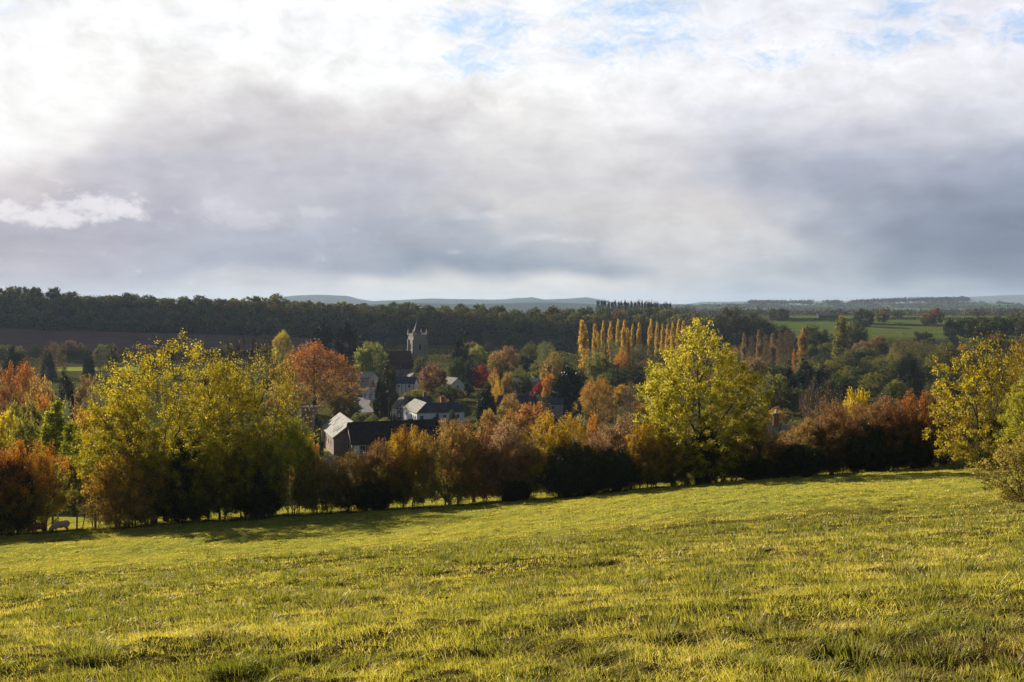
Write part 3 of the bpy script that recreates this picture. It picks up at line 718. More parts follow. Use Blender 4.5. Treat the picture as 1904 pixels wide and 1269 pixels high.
for (px, wp, top, d, v, c1, c2, lb) in hedge:
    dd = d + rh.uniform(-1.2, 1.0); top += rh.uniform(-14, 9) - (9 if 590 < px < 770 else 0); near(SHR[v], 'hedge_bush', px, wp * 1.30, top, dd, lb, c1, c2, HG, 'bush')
IG = 'ivy covered shrubs of the field hedge'
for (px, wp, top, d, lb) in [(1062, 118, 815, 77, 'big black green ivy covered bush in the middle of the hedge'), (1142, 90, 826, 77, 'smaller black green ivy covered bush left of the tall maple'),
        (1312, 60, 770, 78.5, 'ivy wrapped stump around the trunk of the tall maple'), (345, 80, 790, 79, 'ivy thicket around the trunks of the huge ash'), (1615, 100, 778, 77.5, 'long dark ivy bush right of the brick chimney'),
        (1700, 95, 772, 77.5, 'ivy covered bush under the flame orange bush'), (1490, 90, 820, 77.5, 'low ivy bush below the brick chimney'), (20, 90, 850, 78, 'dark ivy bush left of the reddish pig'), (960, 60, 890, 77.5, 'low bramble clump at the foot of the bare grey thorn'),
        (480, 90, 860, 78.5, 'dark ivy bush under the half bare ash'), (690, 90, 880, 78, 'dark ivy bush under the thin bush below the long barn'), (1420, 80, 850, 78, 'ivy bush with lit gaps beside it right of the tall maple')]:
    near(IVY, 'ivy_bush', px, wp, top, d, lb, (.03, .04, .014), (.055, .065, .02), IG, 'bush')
near(BARE, 'thorn_bush', 985, 80, 835, 79, 'bare pinkish grey thorn in the middle of the field hedge', PNK, PNK, cat='bush')
near(BARE, 'thorn_bush', 1525, 105, 702, 98, 'bare purple grey thorn sticking up behind the hedge, right of the brick chimney', PNK, PNK, cat='bush')
near(BARE, 'thorn_bush', 172, 60, 850, 79, 'bare grey twigs leaning into the fence gap', PNK, PNK, cat='bush')

# ------------------------------------------------------------------ trees behind the hedge and through the village
T = []
def t(px, top, wpx, d, kind, c1, c2, label, name='broadleaf_tree', group=None, cat='tree', **kw): T.append((px, top, wpx, d, kind, c1, c2, label, name, group, cat, kw))
R0, R1, R2, R3, R4 = RND
t(585, 629, 156, 330, OAK, OBR, RORG, 'very large orange red oak left of the church', 'oak_tree', rz=1.2)
t(640, 730, 60, 318, R0, OLV, OBR, 'dark olive bush tree at the right foot of the big orange oak')
t(525, 612, 40, 610, R2, YEL, YEL, 'upright golden yellow tree left of the big orange oak')
t(498, 640, 28, 640, R0, DOL, OLV, 'small olive tree left of the upright golden one')
t(598, 584, 88, 478, CED, BGR, BGR, 'broad dark cedar behind the big orange oak', 'cedar_tree')
t(645, 588, 82, 470, CED, BGR, BGR, 'second dark cedar, between the big orange oak and the pale green round tree', 'cedar_tree')
t(672, 640, 50, 455, CON, BGR, BGR, 'black green conifer left of the pale green round tree', 'conifer_tree')
t(690, 629, 57, 432, R0, (.17, .2, .06), (.27, .29, .09), 'pale green round tree left of the church')
t(724, 668, 30, 322, CYP, BGR, DGR, 'tall dark cypress in front of the church nave', 'cypress_tree')
t(708, 699, 28, 318, CYP, BGR, DGR, 'shorter dark cypress left of the tall one', 'cypress_tree')
t(689, 707, 19, 400, R2, RED, (.45, .05, .04), 'small bright red tree beside the road')
t(655, 700, 40, 420, R1, OBR, RBR, 'dull orange tree between the big orange oak and the red tree')
t(803, 669, 56, 384, R3, BRN, (.22, .11, .09), 'purple brown rounded tree right of the church tower')
t(782, 660, 30, 470, R1, DGR, DOL, 'dark tree at the foot of the church tower')
t(858, 612, 42, 485, CON, BGR, BGR, 'tall dark pointed conifer right of the church tower', 'conifer_tree')
t(850, 660, 34, 430, R0, DGR, DGR, 'dark round tree under the pointed conifer')
t(888, 638, 36, 525, R0, (.20, .23, .06), (.3, .3, .08), 'light green round tree right of the pointed conifer')
t(894, 676, 38, 425, R2, RED, (.27, .035, .035), 'dark crimson tree in the village')
t(918, 679, 28, 332, WEEP, GLD, (.50, .27, .06), 'weeping birch with pale orange leaves', 'birch_tree')
t(924, 700, 26, 326, WEEP, GLD, GLD, 'lower golden part beside the weeping birch', 'birch_tree')
t(905, 705, 40, 300, YEW[0], BGR, DGR, 'dark domed yew in front of the weeping birch', 'yew_tree')
t(872, 672, 16, 395, CYP, BGR, BGR, 'narrow dark cypress left of the crimson tree', 'cypress_tree')
t(945, 640, 38, 510, R4, OBR, RBR, 'rusty brown tree right of the light green round tree')
t(925, 650, 34, 500, R1, OLV, OBR, 'olive brown tree left of the rusty brown one')
t(985, 636, 34, 505, R1, DGR, DOL, 'dark tree between the rusty brown tree and the grey willow')
t(1018, 627, 46, 520, WIL, GGR, (.2, .2, .1), 'grey green willow in the middle of the valley', 'willow_tree')
t(944, 690, 26, 390, R0, (.25, .2, .06), OBR, 'small golden brown tree beyond the dark yew')
t(975, 690, 30, 400, R4, DGR, DOL, 'dark green tree left of the crimson maple')
t(1004, 710, 36, 372, R2, (.2, .03, .03), RED, 'dark red maple beside the black green conifer', 'maple_tree')
t(1030, 650, 56, 425, R4, OBR, (.28, .2, .05), 'olive orange tree behind the black green cypress')
t(1056, 668, 66, 330, YEW[1], BGR, BGR, 'big black green cypress in the middle of the village', 'cypress_tree')
t(1022, 690, 28, 345, R0, OBR, ORG, 'orange flecked tree on the left of the big black green cypress')
t(1110, 697, 78, 292, OAK, OBR, (.46, .25, .04), 'round golden orange tree left of the tall maple', 'oak_tree')
t(1074, 742, 34, 262, YEW[0], BGR, DGR, 'small dark pointed conifer left of the golden orange tree', 'conifer_tree')
t(1113, 652, 50, 448, R0, OLV, (.22, .22, .05), 'olive round tree behind the golden orange tree')
t(1156, 648, 46, 440, R4, OLV, ORG, 'olive tree with an orange top left of the tall maple')
t(1150, 680, 50, 400, R1, DGR, DGR, 'dark tree under the one with the orange top')
t(1132, 622, 78, 560, WIL, GGR, (.17, .18, .07), 'broad grey willow at the feet of the golden poplars', 'willow_tree')
t(1195, 632, 56, 545, WIL, (.11, .12, .05), GGR, 'second grey willow at the feet of the golden poplars', 'willow_tree')
t(1172, 705, 36, 330, BTR, BRN, PNK, 'grey twiggy tree left of the tall maple')
t(1080, 765, 36, 180, R0, GGR, SIL, 'silver green bush behind the hedge, left of the tall maple', 'bush', cat='bush')
t(1105, 762, 44, 150, R4, OBR, ORG, 'orange brown bush below the round golden orange tree', 'bush', cat='bush')
t(988, 742, 84, 235, R0, OLV, (.46, .22, .07), 'pink and gold topped bush tree in front of the blue roofed cottage')
t(948, 758, 60, 205, R2, OBR, (.42, .22, .05), 'orange brown tree right of the white hipped roof house')
t(1012, 760, 50, 160, R1, OLV, OBR, 'olive brown tree just behind the middle of the hedge')
t(908, 755, 50, 225, R1, DOL, OBR, 'dark tree right of the white hipped roof house')
t(822, 733, 26, 305, R0, OBR, RBR, 'small rusty bush behind the white hipped roof house', 'bush', cat='bush')
t(856, 740, 40, 315, R4, DGR, DGR, 'dark tree behind the right end of the white house')
t(775, 722, 60, 345, R0, DOL, OLV, 'low olive bushes behind the timber framed house', 'bush', cat='bush')
t(830, 712, 40, 360, R0, DGR, DOL, 'dark green bush between the white cottages', 'bush', cat='bush')
# left middle ground
LG = 'trees at the left below the ploughed field'
t(32, 664, 112, 232, OAK, OBR, RORG, 'orange red tree at the left edge behind the hedge', 'cherry_tree')
t(72, 690, 60, 215, R4, OBR, OBR, 'brown tree in front of the orange red one at left')
t(25, 640, 48, 470, YEW[0], DGR, DGR, 'dark round tree at the left edge on the ploughed field')
t(97, 630, 48, 505, BTR, OBR, BRN, 'brown twiggy tree with a dark conifer before it, at left')
t(88, 645, 26, 480, CON, BGR, BGR, 'dark conifer before the brown twiggy tree at left', 'conifer_tree')
t(163, 648, 22, 500, YEW[0], DGR, DGR, 'small dark round tree on the ploughed field at left')
t(186, 650, 40, 510, BTR, BRN, GGR, 'grey brown thin tree left of the huge ash')
t(206, 636, 26, 520, R1, DGR, DOL, 'dark green tree against the ploughed field left of the huge ash')
t(120, 680, 42, 300, CON, BGR, DGR, 'black green conifer right of the orange red tree at left', 'conifer_tree')
t(160, 690, 50, 285, R4, OBR, BRN, 'brown tree above the silver green one at left')
t(110, 715, 48, 220, WIL, SIL, SIL, 'silver green round tree at left', 'willow_tree')
t(172, 702, 60, 245, WIL, GGR, (.26, .22, .12), 'greyish pale tree between the silver green tree and the huge ash', 'willow_tree')
t(42, 735, 80, 170, R1, DOL, OLV, 'dark olive tree below the orange red one at left')
t(78, 722, 40, 200, R0, OBR, ORG, 'orange bush tree right of the dark olive one at left')
t(12, 750, 60, 140, R0, OLV, YEL, 'bright yellow topped tree at the left edge')
t(52, 766, 80, 122, R2, DOL, OLV, 'dark green tree behind the bush with orange leaves at left')
t(98, 742, 56, 112, POP[0], (.16, .19, .03), (.33, .34, .04), 'upright yellow green tree behind the fence gap', 'poplar_tree')
t(132, 780, 50, 104, POP[1], (.13, .16, .03), (.25, .27, .03), 'shorter upright green tree right of the first one, behind the fence gap', 'poplar_tree')
t(160, 748, 66, 158, R0, ORG, GLD, 'orange and gold tree showing left of the huge ash')
t(145, 790, 40, 128, R1, GLD, YEL, 'small yellow tree behind the fence gap')
t(565, 800, 60, 130, R4, OBR, ORG, 'orange brown tree left of the pale stone roofed barn')
t(590, 768, 18, 228, CYP, BGR, BGR, 'clipped narrow dark cypress left of the pale stone roofed barn', 'cypress_tree')
t(668, 765, 34, 285, R0, OLV, GGR, 'left grey green garden shrub behind the long barn', 'bush', cat='bush')
t(692, 770, 34, 280, R2, OLV, GGR, 'middle grey green garden shrub behind the long barn', 'bush', cat='bush')
t(714, 775, 30, 275, R0, OBR, OLV, 'brownish garden shrub near the telegraph pole', 'bush', cat='bush')
t(811, 768, 18, 288, YEW[0], BGR, BGR, 'dark round bush against the shaded wall of the white house', 'bush', cat='bush')
t(840, 760, 20, 286, YEW[1], DGR, GGR, 'grey green pointed shrub against the shaded wall of the white house', 'bush', cat='bush')
t(733, 768, 8, 300, R0, DGR, GGR, 'small shrub on the white wall of the timber framed house', 'bush', cat='bush')
# right middle ground
t(1370, 566, 92, 800, R2, DOL, OLV, 'large olive tree beyond the top of the tall maple')
t(1412, 590, 66, 780, R1, DGR, DOL, 'dark tree right of the large olive one')
t(1450, 600, 60, 760, R4, DGR, DGR, 'dark tree behind the greyish bare poplars')
t(1515, 601, 56, 700, R2, DGR, DOL, 'dark round tree behind the golden poplar at right')
t(1530, 625, 34, 690, R0, DGR, DGR, 'small dark round tree beside the green Lombardy poplar'.replace('Lombardy ', 'columnar '))
t(1590, 594, 46, 720, R0, DOL, DOL, 'dark oval tree right of the columnar green poplar')
t(1632, 620, 46, 640, R2, DGR, BRN, 'dark hedgerow tree below the far green fields')
t(1606, 642, 40, 600, R0, DGR, GGR, 'grey green tree right of the columnar green poplar')
t(1682, 612, 62, 560, WIL, OLV, (.16, .13, .06), 'brownish green willow below the far green fields', 'willow_tree')
t(1722, 622, 60, 520, WIL, DOL, (.13, .12, .05), 'olive willow left of the right hand yellow maple', 'willow_tree')
t(1752, 645, 56, 470, R1, DOL, OLV, 'dark tree touching the right hand yellow maple')
t(1640, 655, 60, 500, WIL, DOL, OLV, 'broad olive tree in the dark wood at right', 'willow_tree')
t(1690, 650, 80, 380, CED, BGR, BGR, 'black green cedar in the dark wood at right', 'cedar_tree')
t(1572, 655, 60, 470, R4, DGR, DOL, 'dark tree under the columnar green poplar')
t(1610, 680, 70, 400, R1, DGR, DGR, 'black green tree behind the round golden bush')
t(1545, 675, 50, 430, R0, DGR, DOL, 'dark rounded tree behind the bare purple thorn')
t(1468, 668, 42, 360, CON, BGR, BGR, 'left black conifer above the brick chimney', 'conifer_tree')
t(1498, 658, 50, 380, CON, BGR, BGR, 'middle black conifer above the brick chimney', 'conifer_tree')
t(1528, 672, 44, 370, CON, BGR, BGR, 'right black conifer above the brick chimney', 'conifer_tree')
t(1596, 711, 66, 108, R0, (.40, .33, .03), (.55, .40, .03), 'round golden bush standing above the right part of the hedge', 'bush', cat='bush')
t(1440, 690, 60, 330, R1, DOL, OLV, 'dark olive tree left of the black conifers')
t(1402, 660, 60, 420, R4, OLV, BRN, 'brown olive tree right of the tall maple')
t(1760, 690, 60, 300, R2, DGR, DGR, 'dark tree low behind the right hand yellow maple')
t(1660, 705, 60, 240, R0, DGR, DGR, 'dark bushy tree just behind the reddish hedge top at right')
t(1545, 730, 60, 150, R1, DOL, BRN, 'dim brown tree right of the bare purple thorn')
# poplars
PG = 'row of golden poplars'
pop = [(1085, 594, 21, 520), (1106, 598, 9, 560), (1112, 612, 9, 565), (1121, 594, 9, 585), (1135, 593, 10, 585), (1149, 592, 10, 585), (1160, 592, 13, 560), (1167, 604, 10, 570), (1176, 600, 9, 575), (1188, 595, 12, 570),
       (1210, 591, 11, 560), (1222, 595, 10, 565), (1232, 597, 9, 600), (1242, 600, 10, 610), (1251, 594, 10, 600), (1261, 593, 10, 600), (1271, 593, 10, 600)]
for i, (px, tp, wp, d) in enumerate(pop):
    pc = [(.68, .46, .06), (.66, .42, .06), (.56, .42, .07)][i % 3]
    lb = ['tallest and widest golden poplar, at the left end of the row', 'golden poplar second from the left end of the row', 'short golden poplar third from the left end of the row'][i] if i < 3 else ('last golden poplar of the row, touching the tall maple' if i == 16 else None)
    if i == 6: lb = 'thick golden poplar in the middle of the row'
    if i == 9: lb = 'golden poplar just left of the widest gap in the row'
    if i == 10: lb = 'golden poplar just right of the widest gap in the row'
    t(px, tp + (i * 7) % 5, wp * (.88 + .10 * ((i * 5) % 3)), d, POP[i % 3], pc, pc, lb or ('slim golden poplar in the left half of the row' if i < 10 else 'slim golden poplar in the right half of the row'), 'poplar_tree', PG)
t(1493, 607, 18, 540, POP[0], (.42, .25, .04), (.45, .28, .05), 'single tall golden poplar right of the greyish bare poplars', 'poplar_tree')
t(1478, 648, 10, 500, POP[1], ORG, ORG, 'short orange poplar beside the single tall golden one', 'poplar_tree')
t(1565, 584, 30, 560, POP[2], OLV, (.24, .22, .04), 'wide columnar green poplar before the far green fields', 'poplar_tree')
for i, (px, tp, wp, lb) in enumerate([(1384, 618, 10, 'brownish thin poplar touching the tall maple on its right'), (1411, 612, 10, 'orange brown thin poplar left of the grey ones'), (1437, 618, 11, 'pinkish thin poplar left of the grey ones')]):
    t(px, tp, wp, 550, POP[1], (.30, .20, .12), (.36, .24, .12), lb, 'poplar_tree')
for i, (px, tp) in enumerate([(1424, 622), (1450, 617), (1462, 613), (1472, 618), (1398, 624)]):
    t(px, tp, 15, 560, POPB, BRN, BRN, 'bare greyish poplar left of the single tall golden poplar', 'poplar_tree', 'bare greyish poplars')
# far green fields at the right
t(1605, 572, 42, 1180, FAR[0], DGR, DOL, 'large dark oak on the near edge of the far green field', 'oak_tree')
t(1724, 580, 26, 1230, FAR[1], DGR, BRN, 'left of two brown green oaks standing in the far green field', 'oak_tree')
t(1740, 571, 26, 1235, FAR[2], DGR, RBR, 'right and taller of two brown green oaks standing in the far green field', 'oak_tree')
t(1640, 576, 22, 1300, FAR[3], DGR, BRN, 'dark tree right of the large dark oak in the far hedgerow', 'oak_tree')
t(1670, 578, 20, 1500, FAR[4], DGR, DOL, 'dark tree between the two groups of far oaks', 'oak_tree')
t(1455, 571, 22, 1330, FAR[5], DGR, DOL, 'dark oak at the left end of the far green fields', 'oak_tree')
t(1440, 573, 20, 1350, FAR[6], DGR, DGR, 'dark oak left of the one at the left end of the far green fields', 'oak_tree')
t(1768, 592, 30, 1000, FAR[0], DGR, DGR, 'dark tree right of the two far oaks', 'oak_tree')
t(1210, 557, 44, 960, FARB, RBR, RBR, 'reddish brown tree with a fan of twigs on the skyline wood above the poplars')
for row in T:
    (px, top, wpx, d, kind, c1, c2, label, name, group, cat, kw) = row
    place_px(kind, name, px, top, wpx * 1.08, d, label, c1, c2, cat, group, **kw)

for i, (px, tp, wp, d) in enumerate([(1796, 588, 40, 1000), (1828, 584, 44, 1010), (1858, 586, 38, 990), (1888, 580, 46, 1020), (1915, 584, 40, 1000)]):
    place_px(FAR[i], 'woodland_tree', px, tp, wp * 1.2, d, 'dark tree in the line behind the right hand yellow maple', DGR, DOL, 'tree', 'dark trees in line behind the right hand yellow maple')
for i in range(34):
    px = 1490 + 290 * ((i * .618) % 1); d = 330 + 11 * i; x = (px - CX) / F * d; H = 9 + 5 * ((i * .37) % 1)
    cc = [(DGR, DOL, 'dark green'), (DOL, OLV, 'olive'), (BGR, DGR, 'black green')][i % 3]
    [R0, R2, R4, WIL, R1][i % 5].place('woodland_tree', x, d, H, H * 1.15, f'{cc[2]} tree in the dense dark wood below the far green fields', 'tree', f'{cc[2]} trees of the dense wood at right', cc[0], cc[1])
place_px(R4, 'broadleaf_tree', 950, 728, 60, 285, 'olive orange tree in front of the dark blue roofed cottage', OLV, OBR)
place_px(R0, 'broadleaf_tree', 1000, 735, 54, 300, 'dark green tree in front of the low slate roofed cottage', DGR, DOL)

# scattered filler trees on the valley floor
rs = random.Random(77)
fill = []
for i in range(150):
    px = rs.uniform(-60, 1960); d = rs.choice([rs.uniform(380, 560), rs.uniform(560, 720), rs.uniform(600, 930)])
    if 640 < px < 1060 and d < 900 and 655 < px < 1000 and d < 620: continue
    if px < 560 and 700 < d: continue
    if px < 640 and d > 420 and px > 470: continue
    if px < 240 and d < 600: continue
    if 560 < px < 840 and d < 700: continue
    if px > 1460 and d > 860: continue
    fill.append((px, d))
def region(px):
    return ('at the left edge of the valley' if px < 240 else 'between the ploughed field and the big orange oak' if px < 700 else 'right of the church tower' if px < 1000 else
            'below the golden poplars' if px < 1290 else 'beyond the tall maple' if px < 1460 else 'in the dark wood at right' if px < 1700 else 'behind the right hand yellow maple')
cols = [(DGR, DOL, 'dark green'), (DOL, OLV, 'olive'), (OLV, GGR, 'grey green'), (DOL, BRN, 'brown'), (BGR, DGR, 'black green'), (OLV, OBR, 'orange brown')]
for (px, d) in fill:
    H = rs.uniform(6, 13) if d < 600 else rs.uniform(9, 15)
    x = (px - CX) / F * d; c1, c2, cn = rs.choice(cols)
    k = rs.choice([R0, R1, R2, R4, R4, WIL]) if d < 700 else rs.choice(FAR)
    k.place('broadleaf_tree', x, d, H, H * rs.uniform(.8, 1.15), f'{cn} tree {region(px)}, among others like it', 'tree', f'{cn} valley trees {region(px)}', c1, c2)

# low garden trees and shrubs packed round the cottages
for i in range(150):
    px = rs.uniform(480, 1480); d = math.sqrt(rs.uniform(125 ** 2, 500 ** 2))
    if 545 < px < 735 and d < 330: continue
    if 620 < px < 880 and d < 325: continue
    if 655 < px < 722 and 320 < d < 480: continue
    if 722 < px < 870 and d < 400 and not 340 < d < 380: continue
    x = (px - CX) / F * d; H = rs.uniform(2.5, 5.5) if px < 880 else rs.uniform(3, 8)
    c1, c2, cn = rs.choice(cols + [(OLV, ORG, 'orange'), (OLV, GLD, 'golden'), (OBR, RBR, 'russet')])
    side = 'left of the church' if px < 722 else 'around the white houses' if px < 900 else 'between the white houses and the tall maple' if px < 1200 else 'behind and right of the tall maple'
    rs.choice([R0, R1, R2, R4]).place('garden_shrub', x, d, H, H * rs.uniform(1.0, 1.6), f'low {cn} shrub {side}', 'shrub', f'low {cn} shrubs {side}', c1, c2)

# the long wood on the ridge
def skyline(px):
    return np.interp(px, [-60, 0, 60, 100, 130, 160, 200, 250, 300, 360, 430, 480, 520, 560, 590, 650, 740, 800, 880, 960, 1040, 1110, 1200, 1280, 1340],
                     [530, 533, 529, 527, 536, 544, 547, 543, 553, 550, 551, 549, 546, 557, 562, 559, 562, 565, 563, 569, 568, 568, 570, 577, 584])
rw = random.Random(9)
nwood = 0
dl = [965, 1005, 1045, 1090, 1140, 1195, 1250]
for ri, d in enumerate(dl):
    px = -70 + rw.uniform(0, 20)
    while px < 1345:
        step = rw.uniform(24, 38)
        dd = d + rw.uniform(-18, 18); x = (px - CX) / F * dd; g = gz(x, dd)
        edge = 985 if px < 560 else 950
        if px > 640 and ri == 0 and rw.random() < .2: px += step; continue
        H = rw.uniform(12, 17)
        if ri >= 5: H = EYE - dd * (skyline(px) + rw.uniform(-2, 7) - HZ) / F - g; H = min(max(H, 8), 21)
        c1, c2, cn = rw.choice([((.05, .07, .03), (.16, .18, .055), 'dark green')] * 4 + [((.08, .08, .03), (.30, .26, .07), 'olive'), ((.09, .07, .035), (.24, .16, .06), 'brown'), ((.09, .10, .03), (.26, .25, .06), 'yellowish green'), ((.05, .07, .03), (.13, .16, .05), 'dark green')])  # second colour is lighter, painting light onto the crown tops
        where = 'above the ploughed field' if px < 480 else 'behind the cedars' if px < 700 else 'behind the church tower' if px < 900 else 'left of the poplars' if px < 1080 else 'behind the poplars'
        depth = 'front edge' if ri < 2 else 'middle' if ri < 5 else 'skyline'
        kk = FARB if (rw.random() < .08) else rw.choice(FAR)
        if kk is FARB: cn = 'bare twiggy'
        kk.place('woodland_tree', x, dd, H, rw.uniform(16, 24), f'{cn} tree at the {depth} of the ridge wood {where}', 'tree', f'{cn} {depth} trees of the ridge wood {where}', c1, c2)
        nwood += 1; px += step
# spruces on the skyline
px = 1112
while px < 1250:
    d = 1330 + rw.uniform(-25, 25); x = (px - CX) / F * d
    place_px(FARC, 'spruce_tree', px, 556 + rw.uniform(0, 4) + max(0, (px - 1190) * .09), rw.uniform(9, 13), d, 'small dark spruce in the clump on the skyline above the poplars', (.02, .035, .022), None, 'tree', 'spruces on the skyline')
    px += rw.uniform(4, 8)
for px, tp in [(1135, 570), (1165, 572), (1195, 571), (1225, 573), (1250, 574)]:
    d = 1290; place_px(FAR[px % 7], 'woodland_tree', px, tp, 34, d, 'dark tree under the skyline spruces', DGR, DOL, 'tree', 'dark trees under the skyline spruces')
# hedgerows: lines of bushes around the far fields
def hedgerow(name, label, p0, p1, H, W, n, c, size=.6, seed=1):
    rng = np.random.default_rng(seed)
    a = np.array(p0, float); b = np.array(p1, float); L = np.linalg.norm(b - a)
    q = rng.uniform(0, 1, n); hh = H * (.6 + .8 * fbm(q * L / 9, q * 0, seed))
    nrm = np.array([-(b - a)[1], (b - a)[0]]) / L
    off = rng.normal(size=n) * W * .3
    xy = a + (b - a) * q[:, None] + nrm * off[:, None]
    z = terrain(xy[:, 0], xy[:, 1]) + rng.uniform(0, 1, n) ** .7 * hh
    C = np.stack([xy[:, 0], xy[:, 1], z], 1)
    V, Fc = leaf_quads(C, np.full(n, size), rng, .8)
    me = np_mesh(name, V, [Fc], [M['leaf_far']], {'rnd': np.repeat(rng.uniform(0, 1, n), 4), 'hgt': np.repeat(rng.uniform(0, 1, n), 4)})
    o = link(name, me); o['c1'] = c; o['c2'] = tuple(v * 1.3 for v in c); tag(o, label, 'hedge'); return o
def far_pt(px, py): return on_ground(px, py)
hedgerow('field_hedge', 'clipped hedge between the two far green fields', far_pt(1600, 604.5), far_pt(1800, 609), 2.6, 3, 5000, DGR, .8, 3)
hedgerow('field_hedge', 'hedge along the top of the far green fields', far_pt(1645, 595), far_pt(1860, 597), 4, 4, 5000, DGR, 1.0, 4)
hedgerow('field_hedge', 'hedge in front of the low black barn', far_pt(1440, 597), far_pt(1600, 598.5), 4, 5, 5000, DGR, 1.0, 5)
hedgerow('field_hedge', 'dark hedge at the foot of the ploughed field', (-340, 715), (-125, 730), 2.5, 4, 3500, DGR, .8, 6)
hedgerow('field_hedge', 'hedge line behind the church', (-110, 705), (10, 712), 4, 6, 3500, OLV, .8, 7)
hedgerow('field_hedge', 'hedge line right of the church tower', (-60, 640), (60, 640), 5, 8, 3500, OLV, .8, 8)

# far-off hedgerow trees and woods on the plain: too many to count
def far_scrub():
    rng = np.random.default_rng(3); Vs = []; n0 = 0
    n = 5200
    d = rng.uniform(1650, 4700, n); px = rng.uniform(1150, 2000, n)
    row = (fbm(px * .012, d * .0045, 61) > .5) | (np.abs((d + px * .9) % 260) < 22)
    d = d[row]; px = px[row]; n = len(d)
    x = (px - CX) / F * d; z0 = terrain(x, d)
    # sit on the low hill where it rises
    hz = hillA(px) ; pr = np.cos(np.clip((d - 4300) / 1200, -1, 1) * math.pi / 2) ** 1.5
    z0 = np.maximum(z0, -42 + pr * (hz + 34) - 1)
    m = 26
    H = rng.uniform(7, 15, n); q = np.repeat(np.arange(n), m)
    off = rng.normal(size=(len(q), 3)) * np.array([4, 4, 3])
    C = np.stack([x[q], d[q], z0[q] + H[q] * .5], 1) + off
    V, Fc = leaf_quads(C, np.full(len(C), 3.6), rng, .85)
    me = np_mesh('far_woodland', V, [Fc], [M['leaf_far']], {'rnd': np.repeat(np.repeat(rng.uniform(0, 1, n), m), 4), 'hgt': np.repeat(np.repeat(rng.uniform(0, 1, n), m), 4)})
    o = link('far_woodland', me); o['c1'] = (.04, .05, .03); o['c2'] = (.12, .10, .06)
    tag(o, 'far off hedgerow trees and copses on the plain toward the low hill', 'woodland', kind='stuff')
    # tree line along the crest of the low hill
    px = rng.uniform(1270, 1900, 900); px = px[(fbm(px * .03, px * 0, 8) > .42) | ((px > 1690) & (px < 1800))]; n = len(px); d = 4300 + rng.uniform(-250, 60, n)
    x = (px - CX) / F * d; m = 14; q = np.repeat(np.arange(n), m)
    C = np.stack([x[q], d[q], hillA(px)[q] + rng.uniform(2, 9, n)[q]], 1) + rng.normal(size=(len(q), 3)) * np.array([6, 6, 3])
    V, Fc = leaf_quads(C, np.full(len(C), 7.0), rng, .85)
    me = np_mesh('hilltop_woodland', V, [Fc], [M['leaf_far']], {'rnd': np.repeat(rng.uniform(0, 1, len(C)), 4), 'hgt': np.repeat(rng.uniform(0, 1, len(C)), 4)})
    o = link('hilltop_woodland', me); o['c1'] = (.035, .05, .03); o['c2'] = (.05, .06, .03)
    tag(o, 'line of far off trees along the crest of the low hill at right', 'woodland', kind='stuff')
far_scrub()

# low growth under the trees: nobody could count it
def undergrowth(name, label, d0, d1, pxr, n, size, hh, c1, c2, seed, skip=None):
    rng = np.random.default_rng(seed); d = np.sqrt(rng.uniform(d0 ** 2, d1 ** 2, n)); px = rng.uniform(*pxr, n); x = (px - CX) / F * d
    k = rng.uniform(0, 1, n) < np.clip((fbm(x / 14, d / 14, seed) - .38) * 5, 0, 1)
    if skip is not None: k &= ~skip(px, d)
    x, d = x[k], d[k]; n = len(x); m = 9; q = np.repeat(np.arange(n), m)
    H = hh * (.3 + 1.1 * fbm(x / 9, d / 9, seed + 5))
    C = np.stack([x[q], d[q], terrain(x, d)[q] + H[q] * rng.uniform(0, 1, len(q)) ** .6], 1) + rng.normal(size=(len(q), 3)) * np.array([size * 1.6, size * 1.6, size * .4])
    V, Fc = leaf_quads(C, np.full(len(C), size), rng, .8)
    me = np_mesh(name, V, [Fc], [M['leaf_far']], {'rnd': np.repeat(np.repeat(rng.uniform(0, 1, n), m), 4), 'hgt': np.repeat(rng.uniform(0, 1, len(C)), 4)})
    o = link(name, me); o['c1'] = c1; o['c2'] = c2; tag(o, label, 'undergrowth', kind='stuff')
def clear(px, d):
    return ((px > 545) & (px < 735) & (d < 400)) | ((px > 655) & (px < 720) & (d < 470)) | ((px > 620) & (px < 880) & (d < 320)) | ((px > 715) & (px < 875) & (d < 440)) | ((px < 270) & (d > 490) & (d < 580))
undergrowth('valley_undergrowth', 'scrub and garden shrubs filling the ground between the trees of the valley', 118, 700, (-120, 2020), 16000, .5, 3.0, DOL, (.12, .105, .04), 41, clear)
undergrowth('wood_undergrowth', 'dark undergrowth filling the ridge wood between its trees', 955, 1330, (-160, 1420), 9000, 1.5, 7.0, DGR, DOL, 42)

# ------------------------------------------------------------------ building materials
def mat_wall(name, c1, c2, scale=1.2, brick=False, rough=.9):
    m, w, out = new_mat(name); p = opos(w)
    n = w.noise(p, scale, 5, .65)
    c = w.ramp(n, [(.3, c1), (.7, c2)])
    h = n
    if brick:
        q = w.sep(p); b = w.node('ShaderNodeTexBrick'); b.inputs['Scale'].default_value = 1.0
        w.put(b.inputs['Vector'], w.xyz(w.m('ADD', q[0], q[1]), q[2]))
        b.inputs['Brick Width'].default_value = .5; b.inputs['Row Height'].default_value = .22; b.inputs['Mortar Size'].default_value = .02
        w.put(b.inputs['Color1'], c); w.put(b.inputs['Color2'], w.vm('MULTIPLY', c, (.7, .68, .66))); w.put(b.inputs['Mortar'], (.3, .26, .22))
        c = b.outputs[0]; h = b.outputs['Fac']
    bsdf(w, out, c, rough, h, .25, .02, .4); return m
